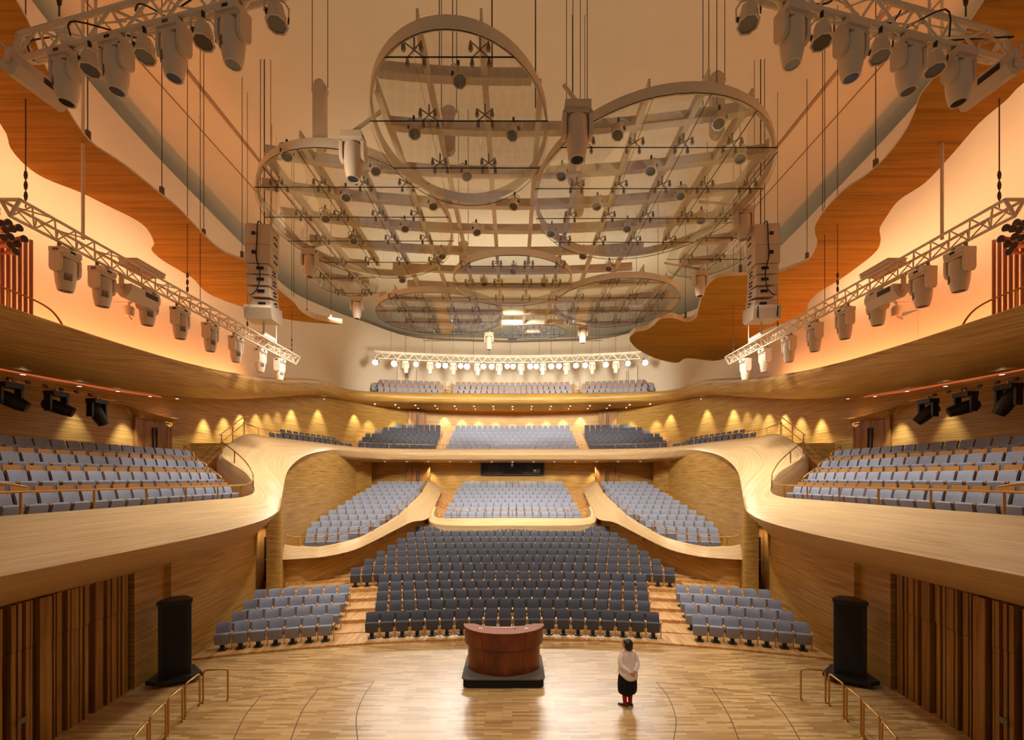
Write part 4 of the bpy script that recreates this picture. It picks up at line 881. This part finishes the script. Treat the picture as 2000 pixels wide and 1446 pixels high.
for s in (-1, 1):
    m = lambda x, y, z: V(-s*x, y, z)
    # truss along the side balcony
    tr = truss('long cream lighting truss hung level along the side balcony '+SIDE[s], m(-10.3, 9.45, 10.85), m(-10.3, 21.9, 10.85), .34, .4, 26)
    for i, px in enumerate((128, 200, 288, 352, 411, 461, 508, 546)):
        Y = 10.3*F/(CX-px)+.0; place(proto_h, m(-10.3, Y, 10.75), 0 if s < 0 else PI, 'cream moving-head lamp, %s from the stage, on the balcony truss %s' % (ORD[i], SIDE[s]), GH, .97)
    for Y, L_ in ((12.9, 'nearer'), (19.2, 'further')):
        t = thing('junction_box', 'flat cream box lying on the balcony truss, the %s one %s' % (L_, SIDE[s]), 'box', m(-10.35, Y, 11.26)); MB().box((0, 0, .06), (.5, 1.0, .11)).build('box_body', 'white_paint', t); MB().box((0, 0, .125), (.54, 1.04, .02)).build('box_lid', 'white_paint', t)
    boxspeaker(m(-10.2, 12.55, 10.42), PI/2 if s < 0 else -PI/2, 'long cream wedge speaker slung under the balcony truss '+SIDE[s])
    for i, (Y, mat, r) in enumerate(((9.75, 'cable', .02), (11.05, 'white_steel', .06), (14.6, 'cable', .018), (15.2, 'blackcable', .018), (17.9, 'cable', .018), (20.1, 'white_steel', .025), (21.5, 'cable', .018))):
        hanger(-s*-10.3, Y, 11.2, 20.45, '%s hanging wire of the balcony truss, %s from the stage, %s' % ('black' if mat == 'blackcable' else 'thin', ORD[i], SIDE[s]), r, mat, 'wires of the balcony trusses', i != 1 and mat == 'cable')
    # near truss over the stage
    x0, y0 = -8.05, 7.43; tz = 12.22
    tl = lambda x: y0-.2225*(x-x0)
    truss('thick cream lighting truss over the stage '+SIDE[s], m(x0, tl(x0), tz), m(-2.9, tl(-2.9), tz), .52, .36, 7, r=.042, tip=(s, m))
    rz = math.atan2(-.2225*(1 if s < 0 else -1), 1)-PI/2
    for i, px in enumerate((130, 228, 340, 455)):
        k_ = (px-CX)/F; x = k_*(y0+.2225*x0)/(1+.2225*k_)
        place(proto_h, m(x, tl(x), tz-.1), rz if s < 0 else rz+PI, 'cream moving-head lamp, %s from the wall, on the stage truss %s' % (ORD[i], SIDE[s]), GH, .79)
    for i, px in enumerate((175, 282, 397, 541)):
        k_ = (px-CX)/F; x = k_*(y0+.2225*x0)/(1+.2225*k_)
        place(proto_p, m(x, tl(x), tz-.05), s*-.5, 'cream par lamp, %s from the wall, on the stage truss %s' % (ORD[i], SIDE[s]), 'par lamps', .9, rot=(.25, 0, s*-.55))
    boxspeaker(m(-7.55, 7.3, 11.72), PI/2-.1 if s < 0 else -PI/2+.1, 'cream wedge speaker hung on the outer end of the stage truss '+SIDE[s], .72)
    for i, x in enumerate((-7.1, -5.0)):
        hanger(-s*-abs(x) if False else (x if s < 0 else -x), tl(x), tz+.5, 20.45, 'chain hanger of the stage truss, %s from the wall, %s' % (ORD[i], SIDE[s]), .02, 'cable', 'chains of the stage trusses')
    hanger(-s*-6.95, tl(-6.95)+.5, tz+.3, 20.45, 'pale pole rising behind the stage truss '+SIDE[s], .04, 'white_steel', 'poles of the stage trusses', False)
    # cable bundles lying along the lower chord
    t = thing('cable_bundle', 'tangled bundle of cables along the stage truss '+SIDE[s], 'cable', m(-8.0, tl(-8.0), tz+.1)); base = m(-8.0, tl(-8.0), tz+.1)
    rnd = random.Random(3+s)
    for q in range(14):
        x = -7.8+q*.34; pts = [m(x+rnd.uniform(-.1, .5)*j, tl(x)+rnd.uniform(-.15, .15), tz+.12+rnd.uniform(-.08, .32))-base for j in (0, 1, 2)]
        MB().tube(spline(pts, 5), .012, 5).build('cable', 'blackcable' if q % 3 == 0 else 'white_steel', t, 60)
    # black lamps under the soffit
    bar = thing('lamp_bar', 'thin brass bar with clamps carrying the black lamps '+SIDE[s], 'bar', m(-14.2, 12.4, 8.22)); rod('bar', (0, -1.2, 0), (0, 4.1, 0), .02, 'brass', bar)
    for q in range(9): MB().box((0, -.9+.5*q, .04), (.07, .1, .1)).build('clamp', 'cable', bar)
# ---- black moving heads (pointing different ways)
proto_b = None
for s in (-1, 1):
    for i, (Y, tilt) in enumerate(((13.0, 1.0), (14.35, 1.15), (15.75, .12))) if s < 0 else enumerate(((13.2, .2), (14.45, 1.2), (15.75, .65))):
        t = thing('black_moving_head', 'black moving-head lamp, %s from the stage, under the balcony soffit %s' % (ORD[i], SIDE[s]), 'stage lamp', (s*14.2, Y, 8.2), 0, 'black moving-head lamps')
        MB().box((0, 0, -.12), (.34, .5, .14)).build('base', 'black', t); rod('clamp', (0, 0, -.06), (0, 0, .06), .05, 'steel', t)
        for sg in (-1, 1): MB().box((0, sg*.26, -.42), (.2, .07, .5)).build('yoke_arm', 'black', t)
        T = Matrix.Translation((0, 0, -.52)) @ Matrix.Rotation(-s*-tilt if s < 0 else -tilt*-1, 4, 'Y') @ Matrix.Rotation(.5, 4, 'X')
        h = MB().lathe([(.1, .34), (.17, .28), (.20, .1), (.19, -.2), (.155, -.42), (.13, -.42)], 16, T).build('head', 'black', t, 40)
        MB().lathe([(.128, -.415), (.128, -.405)], 16, T).build('lens', 'lens', h)
# ---- rear truss with the lit lamps
TR = lambda px: ((px-CX)*38.6/F, 38.6-.012*((px-CX)*38.6/F)**2)
t = thing('lighting_truss', 'long white truss with the blazing lamps above the top balcony', 'truss', (0, 38.6, 15.1))
pts = [V(TR(px)[0], TR(px)[1]-38.6, 0) for px in range(742, 1262, 20)]
for dz, dy in ((.0, 0), (.5, .2), (.5, -.2)):
    for a, b in zip(pts[:-1], pts[1:]): rod('chord', a+V(0, dy, dz), b+V(0, dy, dz), .04, 'white_steel', t, 6)
for a, b in zip(pts[:-1], pts[1:]):
    mm = (a+b)/2
    for dy in (.2, -.2): rod('brace', a, mm+V(0, dy, .5), .022, 'white_steel', t, 5); rod('brace', mm+V(0, dy, .5), b, .022, 'white_steel', t, 5)
proto_l = make_par('white_paint', 'lit')
LP = [(747, 1.1), (780, 1.3), (819, .8), (860, .95), (873, 1.0), (902, .85), (914, 1.4), (945, 1.0), (961, 1.1), (991, .7), (1002, .85), (1035, 1.05), (1047, .95), (1075, 1.15), (1090, 1.0), (1122, .95), (1139, .9), (1177, 1.05), (1217, .9), (1247, 1.1)]
for i, (px, k_) in enumerate(LP):
    x, y = TR(px); zz = 15.0
    place(proto_l, (x, y-.1, zz), 0, 'blazing white spotlight on the rear truss, %s from the woman\'s end' % ORD[len(LP)-1-i], 'lit spotlights on the rear truss', 1.5*(.75+.25*k_), rot=(-.75, 0, 0))
    light('SPOT', (x, y-.75, 14.45), 780*k_, (1, .97, .87), (x*.5, 10.5, 0), spot_size=.62, spot_blend=.7, shadow_soft_size=.10)
for i, px in enumerate((798, 843, 887, 933, 975, 1018, 1060, 1105, 1154, 1198)):
    x, y = TR(px); place(proto_h, (x, y, 15.0), PI/2, 'cream unlit moving-head lamp on the rear truss, %s from the woman\'s end' % ORD[9-i], GH, 1.0)
for i, px in enumerate((771, 797, 832, 846, 886, 925, 955, 997, 1053, 1076, 1117, 1154, 1168, 1198, 1224)):
    x, y = TR(px); hanger(x, y, 15.55, 20.45, 'thin hanging wire of the rear truss, %s from the woman\'s end' % ORD[14-i], .03 if i % 4 == 1 else .02, 'cable', 'wires of the rear truss', False)
pb = thing('hanging_pole', 'long thin level pole hung behind the glass canopy', 'pole', (0, 37.5, 16.6)); rod('pole', (-7.3, 0, .0), (7.3, 0, 0), .04, 'cable', pb)
for q in range(9): rod('hook', (-6.8+1.7*q, 0, 0), (-6.8+1.7*q, 0, 2.6), .018, 'cable', pb, 6)
# ================================================================== line arrays
for s in (-1, 1):
    t = thing('line_array', 'curved stack of cream loudspeakers hanging beside the glass canopy '+SIDE[s], 'speaker', (s*7.6, 14.0, 13.05), s*-.10); t.scale = (.933,)*3
    z = 0; y = 0; side_pts = []
    MB().box((0, .05, -.04), (.78, .7, .08)).build('rigging_frame', 'white_paint', t)
    spec = [(.60, .76, .72, 0)]*2+[(.31, .66, .72, .03), (.31, .66, .72, .08), (.30, .66, .72, .16), (.30, .66, .72, .27)]
    ang = 0; pz = -.09; py = .36
    for i, (hh, ww, dd, an) in enumerate(spec):
        T = Matrix.Translation((0, py, pz)) @ Matrix.Rotation(an, 4, 'X')
        c = MB().box((0, -dd/2, -hh/2), (ww, dd, hh-.012), T).build('cabinet', 'white_paint', t)
        MB().box((s*.12 if i < 2 else -s*.08, -dd-.008, -hh*.42), (.11 if i < 2 else .22, .014, .11 if i < 2 else .09), T).build('connector_panel', 'black', c)
        for q in range(4):
            for w_ in (0, 1): MB().box((-s*(ww/2+.006), -dd*.25-.07*q, -hh*(.3+.35*w_)-.02*(q % 2)), (.012, .035, .06), T).build('rigging_slot', 'black', c)
        e = T @ V(0, 0, -hh); py, pz = e.y, e.z
    T = Matrix.Translation((0, py, pz)) @ Matrix.Rotation(.12, 4, 'X')
    c = MB().extrude_x([(0, 0), (-.86, 0), (-.92, -.1), (-.88, -.44), (-.2, -.5), (-.02, -.4)], -.42, .42, T).build('cabinet', 'white_paint', t)
    if s > 0:
        for q in (-.3, .3): MB().box((q, -.915, -.22), (.03, .02, .34), T).build('handle_slot', 'black', c)
    MB().tube(spline([V(-s*.02, -.1, .1), V(-s*.02, -.38, .0), V(s*.0, -.40, -.6), V(s*.02, -.40, -1.1), V(-s*.1, -.44, -1.6), V(-s*.08, -.5, -2.1), V(s*.04, -.62, -2.38), V(s*.1, -.7, -2.42)], 5), .018, 6).build('cable', 'blackcable', t, 60)
    for q in (0, 1): MB().tube(spline([V(0, -.40, -.35-.62*q), V(s*.08, -.42, -.40-.62*q), V(s*.14, -.38, -.33-.62*q)], 4), .01, 6).build('cable', 'blackcable', t, 60)
    for q, mt, rr in ((-.1, 'cable', .012), (.02, 'blackcable', .018), (.22, 'cable', .010)): rod('hanging_cable', (s*-q, .1, 0), (s*-q, .1, 5.6), rr, mt, t, 6)
    rod('lower_pole', (s*.0, .1, -2.6), (s*.0, .1, -3.4), .035, 'white_steel', t)
# ================================================================== glass canopy
HC = 8.0; ZC = H+HC
cn = thing('glass_canopy', 'hanging canopy of overlapping clear glass discs on a cream steel grid', 'canopy', (0, 18, ZC)); CO = V(0, 18, ZC)
DISC = [(-.15, 1.365, .256, .335, -.5), (.475, 1.66, .40, .46, 0), (-.60, 1.86, .36, .46, .04), (0, 2.39, .31, .31, -.1), (-.445, 2.87, .395, .37, -.05), (.60, 2.70, .36, .38, -.05), (.13, 3.19, .245, .17, -.2), (-.86, 2.33, .17, .23, .15), (.885, 2.06, .18, .25, .15)]
def inside(x, y, grow=-.012):
    return any(((x/HC-cx)/(a+grow))**2+((y/HC-cy)/(b+grow))**2 < 1 for cx, cy, a, b, dz in DISC) or (x/HC/.62)**2+((y/HC-2.2)/.86)**2 < 1
XS = [q*HC for q in (-.956, -.81, -.663, -.516, -.368, -.22, -.0725, .0755, .2235, .3715, .5195, .6675, .8155, .9635)]
RS = [q*HC for q in (1.03, 1.215, 1.40, 1.60, 1.785, 1.965, 2.16, 2.36, 2.56, 2.76, 2.96, 3.16, 3.34)]
crossY = lambda r, x: CEN[1]+math.sqrt((r+12)**2-x*x)
ZB = .42
for x in XS:                                           # beams running away from the stage
    ys = [y for y in [7.5+.25*i for i in range(82)] if inside(x, y)]
    if not ys: continue
    runs = [[ys[0], ys[0]]]
    for y in ys[1:]:
        if y-runs[-1][1] > .3: runs.append([y, y])
        runs[-1][1] = y
    for y0, y1 in runs:
        if y1-y0 < .6: continue
        b = MB(); b.box((x, (y0+y1)/2-18, ZB-.05), (.13, y1-y0, .03)); b.box((x, (y0+y1)/2-18, ZB+.10), (.05, y1-y0, .26)); b.build('long_beam', 'white_steel', cn)
for r in RS:                                           # curved cross beams
    xs = [-8.2+.2*i for i in range(83)]; run = []
    for x in xs+[99]:
        if x < 90 and inside(x, crossY(r, x)): run.append(x); continue
        if len(run) > 5:
            b = MB(); vs = []
            for q in run:
                y = crossY(r, q)-18
                vs += [(q, y-.03, ZB-.06), (q, y-.03, ZB+.20), (q, y+.03, ZB+.20), (q, y+.03, ZB-.06), (q, y-.1, ZB-.06), (q, y+.1, ZB-.06), (q, y-.1, ZB-.085), (q, y+.1, ZB-.085)]
            fs = []
            for i in range(len(run)-1):
                a, c = i*8, i*8+8
                fs += [(a, c, c+1, a+1), (a+1, c+1, c+2, a+2), (a+2, c+2, c+3, a+3), (a+4, a+5, c+5, c+4), (a+6, c+6, c+7, a+7), (a+4, c+4, c+6, a+6), (a+5, a+7, c+7, c+5)]
            b.add(vs, fs); b.build('cross_beam', 'white_steel', cn)
        run = []
# glass discs cut into panes along the grid
def clip(poly, nx, ny, d):
    out = []
    for i, p in enumerate(poly):
        q = poly[(i+1) % len(poly)]; a = p[0]*nx+p[1]*ny-d; b = q[0]*nx+q[1]*ny-d
        if a <= 0: out.append(p)
        if a*b < 0: t = a/(a-b); out.append((p[0]+(q[0]-p[0])*t, p[1]+(q[1]-p[1])*t))
    return out
spider = MB()
for a in (PI/4, 3*PI/4, 5*PI/4, 7*PI/4):
    c, s_ = math.cos(a), math.sin(a)
    spider.tube([V(0, 0, .12), V(.22*c, .22*s_, .12)], .014, 5); spider.lathe([(.035, -.04), (.045, .0), (.02, .13)], 8, Matrix.Translation((.22*c, .22*s_, 0)))
spider.tube([V(0, 0, .1), V(0, 0, .34)], .02, 6)
SPM = spider.mesh('spider_clip', 'steel', 40)
nsp = 0
for di, (cx, cy, a, b, dz) in enumerate(DISC):
    q_ = 1+dz/HC; cx, cy, a, b = cx*q_, cy*q_, a*q_, b*q_
    n = 56; el = [((cx+a*math.cos(2*PI*i/n))*HC, (cy+b*math.sin(2*PI*i/n))*HC) for i in range(n)]
    z0 = dz
    xl = [x for x in XS if (cx-a)*HC+.3 < x < (cx+a)*HC-.3]
    yl = [r for r in RS if (cy-b)*HC+.25 < r < (cy+b)*HC-.25]
    xe = [-99]+xl+[99]; ye = [-99]+yl+[99]
    for i in range(len(xe)-1):
        for j in range(len(ye)-1):
            pl = clip(clip(clip(clip(el, -1, 0, -xe[i]-.006), 1, 0, xe[i+1]-.006), 0, -1, -ye[j]-.006), 0, 1, ye[j+1]-.006)
            if len(pl) < 3: continue
            area = abs(sum(p[0]*q[1]-q[0]*p[1] for p, q in zip(pl, pl[1:]+pl[:1])))/2
            if area < .04: continue
            m_ = len(pl); pn = MB(); pn.v = [(x, y-18, z0) for x, y in pl]+[(x, y-18, z0+.022) for x, y in pl]
            pn.f = [tuple(range(m_)), tuple(range(m_, 2*m_))]+[(q, (q+1) % m_, m_+(q+1) % m_, m_+q) for q in range(m_)]; pn.mi = [0, 0]+[1]*m_
            pn.build('glass_pane', ['glass', 'edge_glass'], cn)
    for x in xl:
        for y in yl:
            if ((x/HC-cx)/a)**2+((y/HC-cy)/b)**2 < .98 and nsp < 290:
                put('spider_clip', SPM, cn, (x, y-18, z0+.02)); nsp += 1
    if di < 6:                                         # rim band above the disc
        rg = MB(); vs = []
        for i in range(72):
            c, s_ = math.cos(2*PI*i/72), math.sin(2*PI*i/72)
            for k_, z in ((.985, .07), (.985, .30), (.965, .30), (.965, .07)): vs.append(((cx+a*k_*c)*HC, (cy+b*k_*s_)*HC-18, z0+z))
        rg.add(vs, [(i*4+q, i*4+(q+1) % 4, ((i+1) % 72)*4+(q+1) % 4, ((i+1) % 72)*4+q) for i in range(72) for q in range(4)]); rg.build('rim_band', 'white_steel', cn, 40)
# pulleys and cables that carry the canopy
for (px, py, ln) in ((625, 262, 1.5), (877, 268, .8), (1400, 235, 1.3), (1120, 330, .8), (905, 505, .7), (1130, 395, .8)):
    x, y = gp([(px, py)], 8.9)[0]; z = .9
    pl = MB(); pl.prism([(-.16, 0), (-.16, ln), (-.1, ln+.13), (0, ln+.18), (.1, ln+.13), (.16, ln), (.16, 0), (.1, -.12), (0, -.16), (-.1, -.12)], -.09, .09, Matrix.Translation((x, y-18, z-.3)) @ Matrix.Rotation(PI/2, 4, 'X'))
    p = pl.build('pulley_block', 'white_steel', cn)
    MB().lathe([(.2, -.07), (.2, .07)], 16, Matrix.Translation((x, y-18, z+ln*.75)) @ Matrix.Rotation(PI/2, 4, 'X')).build('pulley_wheel', 'white_steel', p, 40)
    for q in (-.2, .2): rod('lift_cable', (x+q, y-18, z+ln*.8), (x+q, y-18, 6.95), .010, 'blackcable', cn, 6)
for px, ytop in ((858, 60), (884, 60), (961, 70), (1046, 150), (1119, 220), (1147, 220), (1373, 175), (1400, 175)):
    x, y = gp([(px, max(150, ytop+60))], 8.5)[0]; rod('lift_cable', (x, y-18, .5), (x, y-18, 6.95), .010 if px not in (961, 1046) else .016, 'blackcable' if px not in (961, 1046) else 'cable', cn, 6)
for px, py in ((497, 215), (505, 225), (530, 260), (1088, 197), (1104, 197), (1205, 197), (1287, 198), (1497, 225), (1507, 213)):
    x, y = gp([(px, py)], 12.5)[0]; pass
# lamps hung in the canopy
CL = [(895, 150), (808, 255), (1003, 258), (1208, 258), (1405, 235), (1446, 305), (910, 340), (1098, 340), (1272, 330), (733, 330), (560, 300), (675, 383), (845, 400), (1005, 400), (1167, 400), (1330, 380), (790, 445), (930, 452), (1078, 455), (1226, 445), (635, 425), (862, 500), (1140, 500), (1370, 428), (945, 555), (1063, 556), (785, 548), (1190, 525), (690, 470), (1003, 530)]
rowname = lambda py: 0 if py < 200 else 1 if py < 320 else 2 if py < 360 else 3 if py < 430 else 4 if py < 480 else 5
byrow = {}
for c in CL: byrow.setdefault(rowname(c[1]), []).append(c)
for rk, cs in byrow.items():
    for i, (px, py) in enumerate(sorted(cs, reverse=True)):
        x, y = gp([(px, py-10)], 8.25)[0]
        place(proto_p, (x, y, H+8.42), 0, 'par lamp inside the glass canopy, row %s from the stage, %s from the woman\'s side' % (['one', 'two', 'three', 'four', 'five', 'six'][rk], ORD[i]), 'par lamps inside the canopy', .95, rot=(0, 0, .6*(1 if px < CX else -1)))
# moving heads below the canopy
for i, (px, py, h, k_, lab) in enumerate(((690, 262, 7.75, 1.03, 'large cream moving-head lamp under the canopy, near the left rim'.replace('left rim', 'rim away from the woman')), (1127, 205, 7.9, 1.18, 'largest cream moving-head lamp, between the two big glass discs nearest the stage'), (605, 487, 8.0, .98, 'cream moving-head lamp beside the small side disc away from the woman'), (1452, 405, 8.2, .98, 'cream moving-head lamp beside the line array on the woman\'s side'), (697, 580, 8.2, 1.0, 'cream moving-head lamp below the rear disc away from the woman'), (1367, 529, 8.1, 1.0, 'cream moving-head lamp below the rear disc on the woman\'s side'), (955, 650, 8.5, 1.0, 'small cream moving-head lamp at the rear rim, near the smallest disc'), (1138, 635, 8.4, 1.0, 'cream moving-head lamp at the rear rim, between two discs, woman\'s side'))):
    Y = F*h/(CY-py); x = (px-CX)*h/(CY-py)
    place(proto_h, (x, Y, H+h), PI/2 if i not in (1,) else PI/2, lab, GH, k_)
    t = [o for o in ()]
    rod('head_arm', V(x, Y, H+h+.06)-CO, V(x*.82, Y+.25, ZC+ZB+.1)-CO, .045, 'white_steel', cn)
# ================================================================== the woman on the stage, seen from behind
RT = Matrix.Rotation(.38, 4, 'Z')                     # turned a little towards the lectern side
wm = thing('person', 'woman with dark bobbed hair, cream shirt and black balloon skirt, hands clasped behind', 'person', (2.76, 11.1, 0), .38)
def skin(name, pts, edges, rad, mat, parent, sub=2, root=0):
    me = bpy.data.meshes.new(name); me.from_pydata(pts, edges, []); me.materials.append(M[mat]); o = put(name, me, parent)
    m_ = o.modifiers.new('skin', 'SKIN'); m_.use_smooth_shade = True
    sv = me.skin_vertices[0].data
    for i, r in enumerate(rad): sv[i].radius = (r, r) if not isinstance(r, tuple) else r
    sv[root].use_root = True
    s_ = o.modifiers.new('sub', 'SUBSURF'); s_.levels = sub; s_.render_levels = sub
    return o
# local frame: she faces +Y, her right is +X
B = [(0, 0, .86), (0, .0, 1.02), (0, -.01, 1.20), (0, -.01, 1.29), (0, .0, 1.36), (0, .01, 1.42), (0, .02, 1.49), (0, .02, 1.545),
     (-.085, 0, .80), (-.085, .0, .46), (-.075, -.02, .10), (.085, 0, .80), (.08, .0, .46), (.07, -.02, .10),
     (-.155, -.01, 1.26), (-.205, -.05, 1.02), (-.06, -.17, .86), (.155, -.01, 1.26), (.205, -.05, 1.02), (.06, -.17, .87)]
E = [(0, 1), (1, 2), (2, 3), (3, 4), (4, 5), (5, 6), (6, 7), (0, 8), (8, 9), (9, 10), (0, 11), (11, 12), (12, 13), (3, 14), (14, 15), (15, 16), (3, 17), (17, 18), (18, 19)]
R_ = [.13, .11, .115, .08, .048, .055, .08, .055, .085, .052, .030, .085, .052, .030, .05, .04, .028, .05, .04, .028]
skin('body', B, E, R_, 'skin', wm)
# head: skull with face, ears
hd = MB(); rs = []
for z, rx, ry, cy in ((1.36, .05, .055, .02), (1.385, .062, .08, .03), (1.42, .072, .095, .025), (1.46, .077, .102, .018), (1.50, .077, .102, .012), (1.54, .066, .088, .008), (1.565, .04, .055, .005), (1.575, .012, .018, .005)):
    rs.append([(rx*math.cos(2*PI*i/16), cy+ry*math.sin(2*PI*i/16), z) for i in range(16)])
hd.rings(rs)
HT = Matrix.Translation((0, 0, 1.36)) @ Matrix.Rotation(.75, 4, 'Z') @ Matrix.Rotation(.12, 4, 'X') @ Matrix.Translation((0, 0, -1.36))
def headpart(mb, name, mat, parent=wm, sm=60):
    mb.v = [tuple(HT @ Vector(v)) for v in mb.v]; return mb.build(name, mat, parent, sm)
hp = headpart(hd, 'face', 'skin')
n_ = MB(); n_.add([(-.012, .115, 1.425), (.012, .115, 1.425), (0, .142, 1.43), (0, .118, 1.475)], [(0, 1, 2), (0, 2, 3), (1, 3, 2), (0, 3, 1)]); headpart(n_, 'nose', 'skin', wm)
mo = MB().box((0, .118, 1.405), (.04, .008, .012)); headpart(mo, 'mouth', 'sock', wm)
for sg in (-1, 1):
    e_ = MB().lathe([(.0, -.009), (.008, -.005), (.011, 0), (.008, .005), (.0, .009)], 10, Matrix.Translation((sg*.03, .112, 1.468)), False); headpart(e_, 'eye', 'black')
    er = MB().lathe([(.006, -.03), (.016, -.015), (.018, .01), (.008, .03)], 8, Matrix.Translation((sg*.078, .02, 1.45))); headpart(er, 'ear', 'skin')
hr = MB(); rs = []
for z, rx, ry, cy in ((1.352, .080, .055, -.045), (1.362, .106, .085, -.035), (1.385, .120, .102, -.028), (1.42, .126, .112, -.018), (1.47, .122, .120, -.006), (1.52, .112, .120, .0), (1.56, .092, .104, .003), (1.59, .058, .072, .003), (1.603, .015, .02, .003)):
    ring = []
    for i in range(28):
        a = 2*PI*i/28; x, y = rx*math.cos(a), cy+ry*math.sin(a)
        if z < 1.515 and y > .05: y = .05                       # open at the face
        ring.append((x*(1+.02*math.sin(5*a+z*30)), y, z+(.010*math.sin(7*a) if z < 1.37 else 0)))
    rs.append(ring)
hr.rings(rs); headpart(hr, 'hair', 'hair')
# shirt: loose, longer at the back with shirt tails, split sides
sh = MB(); rs = []
for k_, (z, rx, ry, cy) in enumerate(((.70, .25, .215, -.015), (.74, .25, .213, -.015), (.84, .238, .195, -.013), (.98, .212, .16, -.01), (1.12, .20, .135, -.01), (1.20, .195, .125, -.01), (1.27, .165, .105, -.008), (1.315, .10, .075, -.005), (1.345, .062, .06, .0), (1.375, .066, .064, .0))):
    ring = []
    for i in range(32):
        a = 2*PI*i/32; c, s_ = math.cos(a), math.sin(a); f = 1+.012*math.sin(6*a+k_)+.008*math.sin(11*a)
        zz = z
        if k_ == 0: zz = z+.12*abs(c)**3+(.05 if s_ > 0 else -.03*abs(s_))
        if k_ == 1: zz = z+.085*abs(c)**3+(.03 if s_ > 0 else 0)
        ring.append((rx*c*f, cy+ry*s_*f, zz))
    rs.append(ring)
sh.rings(rs, False); so = sh.build('shirt', 'shirt', wm, 60)
so.modifiers.new('s', 'SOLIDIFY').thickness = .006
MB().tube([V(.062*math.cos(a), .0+.062*math.sin(a), 1.36+.012*math.sin(a)) for a in [2*PI*i/16 for i in range(16)]], .016, 6, True).build('collar', 'shirt', so, 60)
for sg in (-1, 1):
    MB().tube(spline([V(sg*.13, -.01, 1.265), V(sg*.195, -.03, 1.16), V(sg*.222, -.075, 1.03), V(sg*.165, -.155, .95), V(sg*.07, -.195, .875)], 4), [.075, .076, .076, .075, .074, .073, .072, .07, .068, .066, .062, .058, .055, .052, .05, .048, .048], 12).build('sleeve', 'shirt', wm, 60)
# hands clasped behind: palm, four fingers, a thumb each
def hand(sg, z0, back):
    px, py = sg*.035, -.205-back
    pts = [(sg*.075, py+.01, z0+.035), (sg*.045, py-.005, z0+.008), (sg*.005, py-.012, z0-.02)]; ed = [(0, 1), (1, 2)]; rad = [.024, .030, .026]
    for q in range(4):
        b0 = len(pts); off = (q-1.5)*.0165; L_ = (.058, .068, .062, .048)[q]
        pts += [(-sg*.004, py-.014, z0-.022+off*1.0), (-sg*(.004+L_*.45), py-.020, z0-.035+off), (-sg*(.004+L_*.75), py-.004, z0-.048+off*.95)]
        ed += [(2, b0), (b0, b0+1), (b0+1, b0+2)]; rad += [.0095, .009, .0075]
    b0 = len(pts); pts += [(sg*.035, py-.024, z0+.030), (sg*.008, py-.036, z0+.036), (-sg*.014, py-.038, z0+.026)]; ed += [(1, b0), (b0, b0+1), (b0+1, b0+2)]; rad += [.011, .010, .008]
    skin('hand', pts, ed, rad, 'skin', wm, 1, 1)
hand(-1, .845, .02); hand(1, .83, -.012)
# skirt: gathered balloon shape
sk = MB(); rs = []
for z, rx, ry in ((.92, .15, .12), (.84, .19, .15), (.70, .225, .185), (.54, .238, .20), (.42, .235, .20), (.34, .215, .185), (.29, .17, .15), (.27, .11, .11), (.30, .08, .08)):
    rs.append([((rx*(1+.035*math.sin(9*a+2)*(1 if z < .8 else .3)))*math.cos(a), -.01+ry*(1+.035*math.sin(9*a+2))*math.sin(a), z+(.012*math.sin(4*a) if z < .4 else 0)) for a in [2*PI*i/36 for i in range(36)]])
sk.rings(rs); sk.build('skirt', 'skirt', wm, 60)
for sg in (-1, 1):
    MB().tube([V(sg*.082, -.005, .40), V(sg*.079, -.012, .24), V(sg*.074, -.02, .10), V(sg*.07, -.02, .05)], [.064, .056, .047, .046], 12).build('sock', 'sock', wm, 60)
    yaw = Matrix.Translation((sg*.07, -.03, 0)) @ Matrix.Rotation(.55 if sg < 0 else .25, 4, 'Z'); s_ = MB(); rs = []
    for y, w_, h_ in ((-.065, .028, .05), (-.045, .036, .075), (.0, .038, .085), (.06, .041, .065), (.12, .044, .05), (.165, .036, .042), (.185, .018, .034)):
        rs.append([(w_*math.cos(a), y, .022+max(0, math.sin(a))*(h_-.02)-(.01 if math.sin(a) < 0 else 0)) for a in [2*PI*i/14 for i in range(14)]])
    s_.rings(rs); s_.v = [tuple(yaw @ Vector(v)) for v in s_.v]; so_ = s_.build('shoe', 'shoe', wm, 50)
    q = MB().prism([(-.034, -.07), (.034, -.07), (.046, .1), (.036, .17), (0, .192), (-.036, .17), (-.046, .1)], 0, .02, yaw); q.build('sole', 'sole', so_)
